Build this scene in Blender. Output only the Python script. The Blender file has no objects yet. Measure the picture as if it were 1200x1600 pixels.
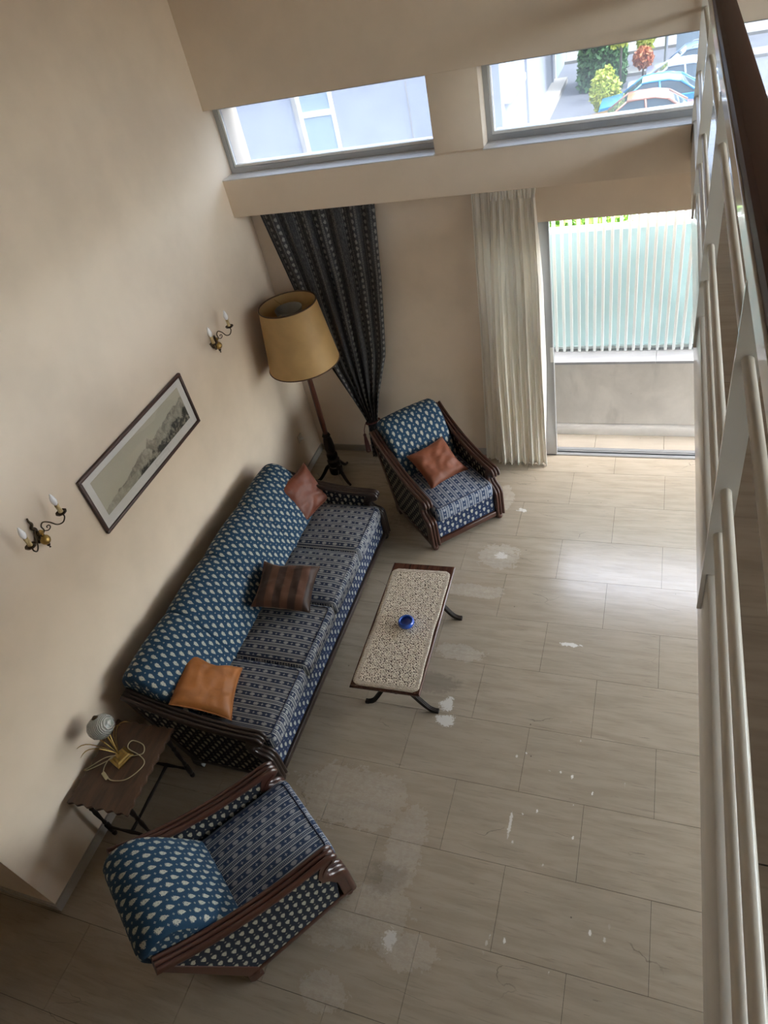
import bpy, bmesh, math, random
from mathutils import Vector, Matrix, noise as mnoise
sc = bpy.context.scene
COL = sc.collection
PI = math.pi
random.seed(7)

# ------------------------------------------------------------------ camera
cam_d = bpy.data.cameras.new('camera'); cam = bpy.data.objects.new('camera', cam_d); COL.objects.link(cam)
cam_d.sensor_fit = 'HORIZONTAL'; cam_d.sensor_width = 36.0; cam_d.lens = 36.0*1081.79/1200.0
cam_d.clip_start = 0.02; cam_d.clip_end = 300
RX = Vector((0.93565295, 0.29794721, -0.18915871))
RY = Vector((0.0617704, -0.66596035, -0.74342533))
RZ = Vector((-0.34747371, 0.6839037, -0.64151209))
m = Matrix.Identity(4)
for i in range(3):
    m[i][0] = RX[i]; m[i][1] = -RY[i]; m[i][2] = -RZ[i]; m[i][3] = (0, 0, 4.2)[i]
cam.matrix_world = m
sc.camera = cam

# ------------------------------------------------------------------ world, sun, exposure
w = bpy.data.worlds.new('world'); sc.world = w; w.use_nodes = True
nt = w.node_tree; bg = nt.nodes['Background']
sky = nt.nodes.new('ShaderNodeTexSky'); sky.sky_type = 'NISHITA'; sky.sun_disc = False
sky.sun_elevation = math.radians(58); sky.sun_rotation = math.radians(95); sky.air_density = 1.0; sky.dust_density = 3.0; sky.ozone_density = 1.0
hs = nt.nodes.new('ShaderNodeHueSaturation'); hs.inputs['Saturation'].default_value = .40
nt.links.new(sky.outputs[0], hs.inputs['Color']); nt.links.new(hs.outputs[0], bg.inputs[0]); bg.inputs[1].default_value = 1.0
sun_d = bpy.data.lights.new('sun', 'SUN'); sun_d.energy = 1.0; sun_d.angle = math.radians(1.0); sun_d.color = (1, .95, .86)
sun = bpy.data.objects.new('sun', sun_d); COL.objects.link(sun); sun.location = (8, 3, 14)
sun.rotation_euler = Vector((-.60, .12, -1)).to_track_quat('-Z', 'Y').to_euler()
sc.view_settings.view_transform = 'Standard'; sc.view_settings.look = 'None'
sc.view_settings.gamma = 1.0; sc.view_settings.use_curve_mapping = False
sc.view_settings.exposure = 2.0
cy = sc.cycles
cy.use_denoising = True; cy.max_bounces = 14; cy.diffuse_bounces = 9; cy.glossy_bounces = 5
cy.transmission_bounces = 8; cy.transparent_max_bounces = 24; cy.sample_clamp_indirect = 6.0
cy.caustics_reflective = False; cy.caustics_refractive = False

# ------------------------------------------------------------------ node helper
class V:
    def __init__(s, nt, sock): s.nt = nt; s.s = sock
    def _m(s, op, *a):
        n = s.nt.nodes.new('ShaderNodeMath'); n.operation = op
        for i, x in enumerate((s,)+a):
            if isinstance(x, V): s.nt.links.new(x.s, n.inputs[i])
            else: n.inputs[i].default_value = x
        return V(s.nt, n.outputs[0])
    def __add__(s, o): return s._m('ADD', o)
    def __radd__(s, o): return s._m('ADD', o)
    def __sub__(s, o): return s._m('SUBTRACT', o)
    def __rsub__(s, o): return (s*-1)+o
    def __mul__(s, o): return s._m('MULTIPLY', o)
    def __rmul__(s, o): return s._m('MULTIPLY', o)
    def __truediv__(s, o): return s._m('DIVIDE', o)
    def fract(s): return s._m('FRACT')
    def floor(s): return s._m('FLOOR')
    def abs(s): return s._m('ABSOLUTE')
    def sqrt(s): return s._m('SQRT')
    def sin(s): return s._m('SINE')
    def lt(s, o): return s._m('LESS_THAN', o)
    def gt(s, o): return s._m('GREATER_THAN', o)
    def min(s, o): return s._m('MINIMUM', o)
    def max(s, o): return s._m('MAXIMUM', o)
    def step(s, a, b):
        n = s.nt.nodes.new('ShaderNodeMapRange'); n.interpolation_type = 'SMOOTHSTEP'
        s.nt.links.new(s.s, n.inputs[0]); n.inputs[1].default_value = a; n.inputs[2].default_value = b
        return V(s.nt, n.outputs[0])
    def clamp(s): return s._m('MAXIMUM', 0.0)._m('MINIMUM', 1.0)

class Mat:
    def __init__(s, name, color=(.5, .5, .5), rough=.5, **kw):
        s.m = bpy.data.materials.new(name); s.m.use_nodes = True; s.nt = s.m.node_tree
        s.b = s.nt.nodes['Principled BSDF']
        s.b.inputs['Base Color'].default_value = (*color, 1); s.b.inputs['Roughness'].default_value = rough
        for k, v in kw.items(): s.b.inputs[k.replace('_', ' ')].default_value = v
    def coord(s, kind='UV'):
        n = s.nt.nodes.new('ShaderNodeTexCoord') if kind != 'POS' else s.nt.nodes.new('ShaderNodeNewGeometry')
        return n.outputs['Position' if kind == 'POS' else kind]
    def xyz(s, sock):
        n = s.nt.nodes.new('ShaderNodeSeparateXYZ'); s.nt.links.new(sock, n.inputs[0])
        return [V(s.nt, o) for o in n.outputs]
    def scale(s, sock, v, off=(0, 0, 0)):
        n = s.nt.nodes.new('ShaderNodeMapping'); s.nt.links.new(sock, n.inputs[0]); n.inputs['Scale'].default_value = v; n.inputs['Location'].default_value = off
        return n.outputs[0]
    def noise(s, sock, scale=5, detail=3, rough=.5, dist=0):
        n = s.nt.nodes.new('ShaderNodeTexNoise'); s.nt.links.new(sock, n.inputs['Vector'])
        n.inputs['Scale'].default_value = scale; n.inputs['Detail'].default_value = detail; n.inputs['Roughness'].default_value = rough; n.inputs['Distortion'].default_value = dist
        return V(s.nt, n.outputs[0])
    def voro(s, sock, scale=5, feat='F1', out='Distance', rnd=1.0):
        n = s.nt.nodes.new('ShaderNodeTexVoronoi'); n.feature = feat; s.nt.links.new(sock, n.inputs['Vector'])
        n.inputs['Scale'].default_value = scale; n.inputs['Randomness'].default_value = rnd
        return V(s.nt, n.outputs[out])
    def mix(s, f, a, b):
        n = s.nt.nodes.new('ShaderNodeMix'); n.data_type = 'RGBA'
        if isinstance(f, V): s.nt.links.new(f.s, n.inputs[0])
        else: n.inputs[0].default_value = f
        for i, c in ((6, a), (7, b)):
            if isinstance(c, tuple): n.inputs[i].default_value = (*c, 1)
            else: s.nt.links.new(c, n.inputs[i])
        return n.outputs[2]
    def color(s, sock): s.nt.links.new(sock, s.b.inputs['Base Color']); return s
    def set(s, name, v): s.nt.links.new(v.s, s.b.inputs[name]); return s
    def bump(s, v, strength=.3, dist=.01):
        n = s.nt.nodes.new('ShaderNodeBump'); n.inputs['Strength'].default_value = strength; n.inputs['Distance'].default_value = dist
        s.nt.links.new(v.s, n.inputs['Height']); s.nt.links.new(n.outputs[0], s.b.inputs['Normal']); return s

def wood(name, dark, light, rough=.3, sc_=(30, 3, 30), coat=.3, kind='Object'):
    M = Mat(name, dark, rough, Coat_Weight=coat, Coat_Roughness=.15)
    o = M.scale(M.coord(kind), sc_)
    n = M.noise(o, 1.6, 5, .6, .6)
    M.color(M.mix(n.step(.2, .85), dark, light)).set('Roughness', n*.12+(rough-.06))
    return M.m

# paint, plaster, metal, glass
def paint(name, c, amp=.06, rough=.75):
    M = Mat(name, c, rough); p = M.coord('POS')
    n = M.noise(p, 1.3, 4, .6); n2 = M.noise(p, 60, 2)
    c2 = tuple(x*(1-amp*2) for x in c)
    M.color(M.mix(n.step(.35, .75), c, c2)).bump(n2, .04, .003)
    return M.m
M_wall = paint('cream_wall_paint', (.715, .60, .475))
M_ceil = paint('ceiling_paint', (.75, .70, .63))
M_ext = paint('white_render', (.34, .35, .385), .05, .9)
M_base = paint('grey_marble_skirting', (.40, .37, .33), .12, .35)
M_alu = Mat('grey_aluminium', (.42, .43, .44), .38, Metallic=.75).m
M_white = paint('white_gloss_enamel', (.62, .58, .50), .02, .3)
M_white.node_tree.nodes['Principled BSDF'].inputs['Coat Weight'].default_value = .5
M_rod = paint('white_rod_enamel', (.62, .57, .48), .02, .28)
M_plastic = Mat('white_plastic', (.75, .74, .70), .35).m
M_black = Mat('black_rubber', (.015, .015, .015), .6).m
def glass(name, tint, haze, hazec=(.8, .85, .9), rough=.02):
    M = Mat(name); nt = M.nt; nt.nodes.remove(M.b); out = nt.nodes['Material Output']
    tr = nt.nodes.new('ShaderNodeBsdfTransparent'); tr.inputs[0].default_value = (*tint, 1)
    gl = nt.nodes.new('ShaderNodeBsdfGlossy'); gl.inputs['Roughness'].default_value = rough
    df = nt.nodes.new('ShaderNodeBsdfTranslucent'); df.inputs[0].default_value = (*hazec, 1)
    fr = nt.nodes.new('ShaderNodeFresnel'); fr.inputs[0].default_value = 1.45
    m1 = nt.nodes.new('ShaderNodeMixShader'); m1.inputs[0].default_value = haze
    nt.links.new(tr.outputs[0], m1.inputs[1]); nt.links.new(df.outputs[0], m1.inputs[2])
    m2 = nt.nodes.new('ShaderNodeMixShader'); ge = nt.nodes.new('ShaderNodeNewGeometry'); front = (V(nt, ge.outputs['Backfacing'])*-1+1)*V(nt, fr.outputs[0])
    nt.links.new(front.s, m2.inputs[0])
    nt.links.new(m1.outputs[0], m2.inputs[1]); nt.links.new(gl.outputs[0], m2.inputs[2])
    nt.links.new(m2.outputs[0], out.inputs[0]); return M.m
M_glass = glass('clear_window_glass', (.90, .93, .94), .02)
M_glass_d = glass('dusty_dimmed_glass', (.47, .50, .535), .04)  # tint darkened to dim the bright outdoors seen through it
M_pglass = glass('picture_glass', (.97, .97, .97), 0.0)

def translucent(name, c, t=.4, rough=.8, kind='POS', sc_=(40, 40, 6)):
    M = Mat(name, c, rough); nt = M.nt; out = nt.nodes['Material Output']
    n = M.noise(M.scale(M.coord(kind), sc_), 1, 3); c2 = tuple(x*.88 for x in c)
    col = M.mix(n.step(.3, .7), c, c2); M.color(col)
    tl = nt.nodes.new('ShaderNodeBsdfTranslucent'); nt.links.new(col, tl.inputs[0])
    mx = nt.nodes.new('ShaderNodeMixShader'); mx.inputs[0].default_value = t
    nt.links.new(M.b.outputs[0], mx.inputs[1]); nt.links.new(tl.outputs[0], mx.inputs[2]); nt.links.new(mx.outputs[0], out.inputs[0])
    return M.m
M_sheer = translucent('cream_curtain_cloth', (.92, .89, .82), .27, .8, 'POS', (3, 3, 1))
M_shade = translucent('parchment_lampshade', (.60, .40, .17), .25, .55, 'Object', (6, 6, 6))
M_bulb = Mat('frosted_white_glass', (.85, .85, .86), .15, Coat_Weight=.6).m
M_panel = translucent('pale_green_screen_panel', (.66, .745, .735), .30, .45, 'POS', (2, 2, 2))
M_bar = paint('fence_white_enamel', (.86, .90, .90), .02, .4)

# woods
M_maho = wood('dark_mahogany', (.038, .014, .009), (.064, .023, .014), .3, (10, 2.5, 6))
M_walnut = wood('dark_walnut_sofa_frame', (.018, .011, .009), (.032, .020, .015), .32, (10, 2.5, 6), .08)
M_rail = wood('red_brown_handrail', (.040, .014, .009), (.062, .023, .015), .5, (30, 2, 30), .0)
M_rail.node_tree.nodes['Principled BSDF'].inputs['Specular IOR Level'].default_value = .25
M_tab = wood('coffee_table_mahogany', (.035, .012, .008), (.10, .035, .02), .25, (30, 3, 30))
M_side = wood('worn_side_table_wood', (.036, .018, .011), (.105, .052, .028), .5, (14, 3, 14), .05)
M_pole = wood('lamp_pole_wood', (.045, .012, .007), (.10, .030, .016), .3, (30, 30, 3))
M_ebony = wood('black_turned_wood', (.010, .007, .006), (.022, .016, .012), .5, (20, 20, 6), 0)
M_ebony.node_tree.nodes['Principled BSDF'].inputs['Specular IOR Level'].default_value = .2
M_frame = wood('picture_frame_wood', (.028, .011, .008), (.060, .022, .015), .45, (20, 4, 20), .1)

# brass and bronze
M_brass = Mat('aged_brass', (.40, .27, .09), .36, Metallic=1.0).m
M_bronze = Mat('dark_bronze', (.055, .038, .022), .38, Metallic=.9).m
Mc = Mat('candle_sleeve', (.52, .40, .20), .5); n_ = Mc.noise(Mc.scale(Mc.coord('Object'), (60, 60, 20)), 1, 4)
Mc.color(Mc.mix(n_.step(.4, .7), (.60, .47, .24), (.28, .19, .08))); M_candle = Mc.m

# floral and striped upholstery; UV is in metres
def floral(name, bgc, fg):
    M = Mat(name, bgc, .8, Sheen_Weight=.03, Specular_IOR_Level=.2); uv = M.coord('UV'); u, v, _ = M.xyz(uv)
    r = (u/.040).floor(); x = ((u/.040).fract()-.5)*.040
    par = (r*.5).fract()
    vv = v/.092+par
    y = (vv.fract()-.5)*.092; y2 = ((vv+.5).fract()-.5)*.092
    rough_edge = M.voro(uv, 260)
    wdt = .0135+(y*.30)
    d = ((x/wdt)*(x/wdt)+(y/.0255)*(y/.0255)).sqrt()+(rough_edge-.35)*.6
    mask = 1-d.step(.86, 1.0)
    hole = M.noise(uv, 330, 1).step(.38, .5)
    core = ((x*x+(y+.002)*(y+.002)).sqrt()/.0032)
    ring = core.step(.75, 1.0)
    mask = mask*(hole*.55+.45)*(ring*.5+.5)
    ax = x.abs(); ay = y2.abs()
    cr = (1-ax.min(ay).step(.0012, .0020))*(1-ax.max(ay).step(.0052, .0064))
    cr = cr*(ax.max(ay).step(.0012, .002))
    mk = mask.max(cr*.8)
    weave = (u*3800).sin()*(v*3800).sin()
    M.color(M.mix(mk, bgc, fg)).bump(mk+weave*.1, .25, .002)
    return M.m
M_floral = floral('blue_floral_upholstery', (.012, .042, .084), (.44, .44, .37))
M_floral_shaded = floral('shaded_floral_upholstery', (.010, .022, .060), (.42, .42, .36))  # the same floral cloth with shade under the seat overhang put into the colour
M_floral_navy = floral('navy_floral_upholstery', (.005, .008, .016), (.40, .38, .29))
def striped(name, dark, light):
    M = Mat(name, dark, .8, Sheen_Weight=.05, Specular_IOR_Level=.2); uv = M.coord('UV'); u, v, _ = M.xyz(uv)
    t = u/.064; k = t.floor(); t = t.fract()
    band = 1-t.step(.49, .51)
    par = (k*.37).fract()
    w1 = v/.095+par
    y = (w1.fract()-.5)*.095; y2 = ((w1+.5).fract()-.5)*.095
    x = (t-.25)*.064
    e = M.voro(uv, 300)
    d = ((x/.0145)*(x/.0145)+(y/.023)*(y/.023)).sqrt()+(e-.35)*.7
    fl = (1-d.step(.85, 1.0))*(M.noise(uv, 380, 1).step(.36, .54)*.75+.25)
    ax = x.abs(); ay = y2.abs()
    cr = (1-ax.min(ay).step(.0013, .0022))*(1-ax.max(ay).step(.008, .0095))
    l1 = (1-((t-.56).abs()).step(.035, .05)).max(1-((t-.94).abs()).step(.035, .05))
    dots = (1-((t-.75).abs()).step(.09, .11))*((v*2*PI/.009).sin().gt(.1))*.55
    mk = (band*(fl*.8).max(cr*.75)).max(l1*.95).max(dots)
    M.color(M.mix(mk, dark, light)).bump(mk, .3, .002)
    return M.m
M_stripe = striped('blue_striped_upholstery', (.022, .032, .062), (.40, .40, .38))
M_stripe_blue = striped('bright_blue_striped_upholstery', (.026, .048, .10), (.42, .44, .46))
M_piping = Mat('navy_piping_cord', (.012, .02, .05), .7).m

def satin(name, c, c2=None, stripe=None):
    M = Mat(name, c, .52, Specular_IOR_Level=.35, Sheen_Weight=.22, Sheen_Roughness=.3); M.b.inputs['Sheen Tint'].default_value = (1, .7, .5, 1)
    o = M.coord('Object'); n = M.noise(o, 9, 3, .5, .8)
    col = M.mix(n.step(.35, .7), c, tuple(x*.75 for x in c))
    if stripe:
        x, y, z = M.xyz(o); s = (x*2*PI/stripe+.6).sin().step(-.25, .25); col = M.mix(s, col, c2)
    M.color(col).bump(n, .15, .01)
    return M.m
M_copper = satin('copper_satin', (.32, .115, .030))
M_rust = satin('rust_satin', (.21, .068, .034))
M_rust2 = satin('dull_rust_satin', (.145, .042, .022))
M_brown = satin('brown_striped_satin', (.038, .020, .014), (.085, .038, .023), .115)

# patterned dark curtain
def curtain_mat():
    M = Mat('dark_patterned_curtain', (.02, .02, .025), .85); uv = M.coord('UV'); u, v, _ = M.xyz(uv)
    t = u/.17; k = t.floor(); t = t.fract()
    e = M.voro(uv, 95)
    n = M.noise(M.scale(uv, (1, .12, 1)), 260, 2)
    lines = n.step(.50, .62)*.55
    m1 = ((t-.5).abs())
    y = ((v/.055+k*.4).fract()-.5)*.055; x = (t-.5)*.17
    d = ((x/.022)*(x/.022)+(y/.021)*(y/.021)).sqrt()+(e-.4)*.8
    flo = (1-d.step(.8, 1.0))
    side = (1-((m1-.20).abs()).step(.008, .014)).max(1-((m1-.27).abs()).step(.006, .011))
    zone = 1-m1.step(.33, .36)
    ticks = (v*2*PI/.02).sin().gt(.2)*(1-((m1-.235).abs()).step(.018, .024))
    mk = (lines*(1-zone)*.6+lines*zone*.25).max(flo*.8).max(side*.75).max(ticks*.4)
    M.color(M.mix(mk, (.020, .020, .023), (.20, .19, .175)))
    return M.m
M_curt = curtain_mat()

# crochet lace: real holes between the threads
def crochet():
    M = Mat('cream_crochet_lace', (.62, .55, .45), .9); nt = M.nt; out = nt.nodes['Material Output']
    uv = M.coord('UV'); u, v, _ = M.xyz(uv)
    cell = .075
    x = (u/cell).fract()-.5; y = (v/cell).fract()-.5
    r = (x*x+y*y).sqrt()
    th = y._m('ARCTAN2', x)
    rings = (r*2*PI*4.2).sin(); spokes = (th*6).sin()
    cellx = (u/.0078).fract()-.5; celly = (v/.0078).fract()-.5
    wob = M.noise(uv, 62, 2)
    thread = rings*spokes*.38+(wob-.5)*1.3+.52-r*.12
    grid = ((u*2*PI/.0085).sin()).max((v*2*PI/.0085).sin())
    edge = (((u-.225).abs()).gt(.19)).max(((v-.54).abs()).gt(.505))
    holes_in = thread.step(.30, .42)
    holes_ed = grid.step(.35, .6)
    a = holes_in*(1-edge)+holes_ed*edge
    M.color(M.mix(M.noise(uv, 40, 2).step(.3, .7), (.80, .72, .60), (.62, .54, .43))).bump(thread, .5, .004)
    tr = nt.nodes.new('ShaderNodeBsdfTransparent'); mx = nt.nodes.new('ShaderNodeMixShader')
    nt.links.new((a*.93+.06).clamp().s, mx.inputs[0]); nt.links.new(tr.outputs[0], mx.inputs[1]); nt.links.new(M.b.outputs[0], mx.inputs[2]); nt.links.new(mx.outputs[0], out.inputs[0])
    return M.m
M_lace = crochet()

# worn marble floor; the stains, worn patches and splashes sit at their own places
def marble_floor(name, base, vein, stains=True, rough=.20):
    M = Mat(name, base, rough); M.b.inputs['Specular IOR Level'].default_value = .75
    p = M.coord('POS'); x, y, z = M.xyz(p)
    rnd = V(M.nt, M.nt.nodes.new('ShaderNodeObjectInfo').outputs['Random'])
    n1 = M.noise(M.scale(p, (1.2, 9, 1)), 2.2, 6, .62, .4)
    n2 = M.noise(M.scale(p, (3, 42, 1)), 1.5, 4, .6)
    n3 = M.noise(p, 1.1, 4, .6)
    col = M.mix(n1.step(.35, .7), base, vein)
    col = M.mix((n2.step(.56, .72))*.5, col, tuple(c*.55 for c in base))
    col = M.mix((n3.step(.4, .75))*.35, col, tuple(c*.72 for c in base))
    col = M.mix(rnd*.22, col, tuple(c*.75 for c in base))
    spots = M.voro(p, 9, 'F1'); sp_r = M.noise(p, 6, 0)
    dk = (1-spots.step(.03, .06))*sp_r.gt(.56)
    col = M.mix(dk*.6, col, (.04, .032, .025))
    r = n3*.10+(rough-.05)
    if stains:
        fine = M.noise(p, 26, 5, .7, .3); med = M.noise(p, 5, 5, .65); fine2 = M.noise(p, 75, 4, .7)
        def blob(cx, cy, rx, ry, soft=.55):
            dx = (x-cx)/rx; dy = (y-cy)/ry
            return 1-((dx*dx+dy*dy).sqrt()+(med-.5)*1.5+(fine-.5)*1.3).step(soft, 1.05)
        worn = blob(-1.62, 1.78, .42, .22).max(blob(-1.22, 1.50, .12, .35)).max(blob(-1.25, 1.20, .22, .14)).max(blob(-1.05, 1.02, .2, .1))
        worn = worn.max(blob(-1.5, 1.05, .3, .12)).max(blob(-1.25, 3.62, .30, .07)).max(blob(-1.2, 4.75, .1, .2)).max(blob(-1.1, 4.02, .18, .16)).max(blob(-1.95, 1.55, .16, .14))
        worn = worn.max(blob(-1.2, 3.0, .2, .08)).max(blob(-1.42, .72, .14, .1))
        grit = M.noise(M.scale(p, (14, 40, 1)), 3, 5, .75)
        wm = worn*(fine.step(.40, .66)*.5+grit.step(.45, .7)*.5)
        col = M.mix(wm*.5, col, (.52, .48, .42))
        def chip(cx, cy, rx, ry):
            dx = (x-cx)/rx; dy = (y-cy)/ry
            return 1-((dx*dx+dy*dy).sqrt()+(fine-.5)*2.2+(fine2-.5)*1.2).step(.6, .85)
        white = chip(-1.17, 2.43, .085, .055).max(chip(-1.19, 2.56, .06, .075)).max(chip(-1.08, 4.04, .07, .05)).max(chip(-1.0, 4.62, .05, .03)).max(chip(-.62, 1.82, .012, .10)).max(chip(-.42, 3.2, .10, .02)).max(chip(-1.15, 1.05, .05, .07))
        col = M.mix(white*.85, col, (.62, .60, .56))
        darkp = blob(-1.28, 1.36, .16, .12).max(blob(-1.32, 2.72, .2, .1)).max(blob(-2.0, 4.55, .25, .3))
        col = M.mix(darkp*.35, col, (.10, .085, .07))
        spl = M.voro(M.scale(p, (1, .55, 1)), 17); region = 1-(((x+.36)/.42)*((x+.36)/.42)+((y-2.05)/.55)*((y-2.05)/.55)).sqrt().step(.5, 1.1)
        region = region.max(1-(((x+.35)/.35)*((x+.35)/.35)+((y-1.3)/.35)*((y-1.3)/.35)).sqrt().step(.5, 1.1))
        pick = M.noise(p, 7, 0).gt(.53)
        splm = (1-(spl+(fine2-.5)*.30).step(.10, .15))*region*pick
        col = M.mix(splm, col, (.72, .70, .66))
        wp = M.nt.nodes.new('ShaderNodeVectorMath'); wp.operation = 'ADD'; M.nt.links.new(M.scale(p, (.55, 3.0, 1)), wp.inputs[0])
        nz = M.nt.nodes.new('ShaderNodeTexNoise'); nz.inputs['Scale'].default_value = 5; nz.inputs['Detail'].default_value = 5; M.nt.links.new(p, nz.inputs['Vector'])
        sc3 = M.nt.nodes.new('ShaderNodeVectorMath'); sc3.operation = 'SCALE'; M.nt.links.new(nz.outputs['Color'], sc3.inputs[0]); sc3.inputs['Scale'].default_value = .22
        M.nt.links.new(sc3.outputs[0], wp.inputs[1])
        ck = M.voro(wp.outputs[0], 1.4, 'DISTANCE_TO_EDGE')
        ckm = (1-ck.step(.001, .006))*M.noise(p, 2.2, 2).step(.52, .62)
        col = M.mix(ckm*.45, col, (.06, .05, .04))
        scr = M.noise(M.scale(p, (5, 60, 1)), 1.2, 2)
        col = M.mix((scr.gt(.73))*.3, col, (.07, .06, .05))
        r = r+worn*.35+splm*.3+white*.2+fine*.05
    M.color(col).set('Roughness', r.clamp())
    return M.m
M_floor = marble_floor('worn_beige_marble', (.385, .325, .25), (.31, .26, .195))
M_land = marble_floor('landing_marble', (.22, .165, .115), (.17, .125, .085), False, .14)
M_balc = marble_floor('balcony_marble', (.33, .285, .225), (.28, .24, .19), False, .5)
M_clad = marble_floor('parapet_marble', (.70, .66, .61), (.56, .53, .49), False, .45)
M_grout = Mat('dark_grout', (.055, .045, .035), .9).m
M_coping = marble_floor('coping_marble', (.36, .365, .38), (.31, .315, .33), False, .5)
M_sill = marble_floor('sill_marble', (.62, .60, .58), (.52, .51, .50), False, .3)

# ------------------------------------------------------------------ mesh helpers
def link(o, parent=None):
    COL.objects.link(o)
    if parent: o.parent = parent
    return o
def tag(o, label=None, cat=None, group=None, kind=None):
    for k, v in (('label', label), ('category', cat), ('group', group), ('kind', kind)):
        if v: o[k] = v
    return o
def thing(name, label, cat, loc=(0, 0, 0), rot=(0, 0, 0), group=None):
    o = bpy.data.objects.new(name, None); o.empty_display_size = .1; link(o); o.location = loc; o.rotation_euler = rot
    return tag(o, label, cat, group)
class MB:
    """collects vertices, faces and UVs, then links them as one mesh object"""
    def __init__(s): s.v = []; s.f = []; s.uv = []
    def add(s, vs, fs, uvs=None):
        o = len(s.v); s.v += [tuple(p) for p in vs]
        for i, f in enumerate(fs):
            s.f.append([j+o for j in f]); s.uv.append(uvs[i] if uvs else None)
        return s
    def box(s, a, b):
        (x0, y0, z0), (x1, y1, z1) = a, b
        v = [(x0, y0, z0), (x1, y0, z0), (x1, y1, z0), (x0, y1, z0), (x0, y0, z1), (x1, y0, z1), (x1, y1, z1), (x0, y1, z1)]
        return s.add(v, [(0, 3, 2, 1), (4, 5, 6, 7), (0, 1, 5, 4), (1, 2, 6, 5), (2, 3, 7, 6), (3, 0, 4, 7)])
    def obox(s, c, ax, half):
        """box with centre, three axes and half sizes"""
        c = Vector(c); ax = [Vector(a).normalized() for a in ax]; v = []
        for k in (-1, 1):
            for i, j in ((-1, -1), (1, -1), (1, 1), (-1, 1)): v.append(c+ax[0]*i*half[0]+ax[1]*j*half[1]+ax[2]*k*half[2])
        return s.add(v, [(0, 3, 2, 1), (4, 5, 6, 7), (0, 1, 5, 4), (1, 2, 6, 5), (2, 3, 7, 6), (3, 0, 4, 7)])
    def tube(s, pts, r, n=8, closed=False):
        pts = [Vector(p) for p in pts]; N = len(pts); rr = r if isinstance(r, (list, tuple)) else [r]*N
        t0 = (pts[1]-pts[0]).normalized(); up = Vector((0, 0, 1)) if abs(t0.z) < .9 else Vector((1, 0, 0))
        nrm = t0.cross(up).normalized(); vs = []
        for i in range(N):
            if closed: t = pts[(i+1) % N]-pts[i-1]
            else: t = pts[min(i+1, N-1)]-pts[max(i-1, 0)]
            t = t.normalized() if t.length > 1e-9 else t0
            nrm = (nrm-t*nrm.dot(t)); nrm = nrm.normalized() if nrm.length > 1e-6 else t.orthogonal().normalized()
            b = t.cross(nrm)
            for k in range(n):
                a = 2*PI*k/n; vs.append(pts[i]+(nrm*math.cos(a)+b*math.sin(a))*rr[i])
        fs = []
        for i in range(N if closed else N-1):
            j = (i+1) % N
            for k in range(n): fs.append((i*n+k, i*n+(k+1) % n, j*n+(k+1) % n, j*n+k))
        if not closed: fs += [tuple(range(n))[::-1], tuple(range((N-1)*n, N*n))]
        return s.add(vs, fs)
    def lathe(s, prof, n=20, c=(0, 0, 0), rib=None, axis=None):
        c = Vector(c); vs = []; q = Vector((0, 0, 1)).rotation_difference(Vector(axis)) if axis else None
        for r, z in prof:
            for k in range(n):
                a = 2*PI*k/n; q_ = r*(1+(rib if k % 2 else 0)) if rib else r
                p = Vector((q_*math.cos(a), q_*math.sin(a), z))
                if q: p = q @ p
                vs.append(c+p)
        fs = []
        for i in range(len(prof)-1):
            for k in range(n): fs.append((i*n+k, i*n+(k+1) % n, (i+1)*n+(k+1) % n, (i+1)*n+k))
        if prof[0][0] > 1e-5: fs.append(tuple(range(n))[::-1])
        if prof[-1][0] > 1e-5: fs.append(tuple(range((len(prof)-1)*n, len(prof)*n)))
        return s.add(vs, fs)
    def prism(s, poly, a, b, axis='x', uv=True):
        """polygon in the two other axes, extruded from a to b; UV in metres"""
        def P(p, t): return (t, p[0], p[1]) if axis == 'x' else ((p[0], t, p[1]) if axis == 'y' else (p[0], p[1], t))
        n = len(poly); vs = [P(p, a) for p in poly]+[P(p, b) for p in poly]
        fs = [tuple(range(n))[::-1], tuple(range(n, 2*n))]; uvs = [[poly[i] for i in range(n)][::-1], list(poly)]
        L = 0
        for i in range(n):
            j = (i+1) % n; d = math.hypot(poly[j][0]-poly[i][0], poly[j][1]-poly[i][1])
            fs.append((i, j, n+j, n+i)); uvs.append([(a, L), (a, L+d), (b, L+d), (b, L)]); L += d
        return s.add(vs, fs, uvs)
    def build(s, name, mat, parent=None, smooth=False, bevel=0, boxuv=False, seg=2, angle=40):
        me = bpy.data.meshes.new(name); me.from_pydata(s.v, [], s.f); me.update()
        bm = bmesh.new(); bm.from_mesh(me)
        bmesh.ops.recalc_face_normals(bm, faces=bm.faces)
        if bevel:
            es = [e for e in bm.edges if len(e.link_faces) == 2 and e.calc_face_angle(0) > .6]
            bmesh.ops.bevel(bm, geom=es, offset=bevel, segments=seg, profile=.5, affect='EDGES', clamp_overlap=True)
        if boxuv:
            ul = bm.loops.layers.uv.verify()
            for f in bm.faces:
                nx, ny, nz = (abs(c) for c in f.normal)
                for l in f.loops:
                    p = l.vert.co
                    l[ul].uv = (p.x, p.y) if nz >= max(nx, ny) else ((p.x, p.z) if ny >= nx else (p.y, p.z))
        bm.to_mesh(me); bm.free()
        if not boxuv and any(u for u in s.uv) and not bevel:
            ul = me.uv_layers.new()
            key = {tuple(sorted(f)): dict(zip(f, u)) for f, u in zip(s.f, s.uv) if u}
            for p in me.polygons:
                d = key.get(tuple(sorted(p.vertices)))
                if d:
                    for li in p.loop_indices: ul.data[li].uv = d[me.loops[li].vertex_index]
        me.materials.append(mat)
        if smooth:
            me.polygons.foreach_set('use_smooth', [True]*len(me.polygons))
            if smooth != 'all': me.set_sharp_from_angle(angle=math.radians(angle))
        return link(bpy.data.objects.new(name, me), parent)
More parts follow.
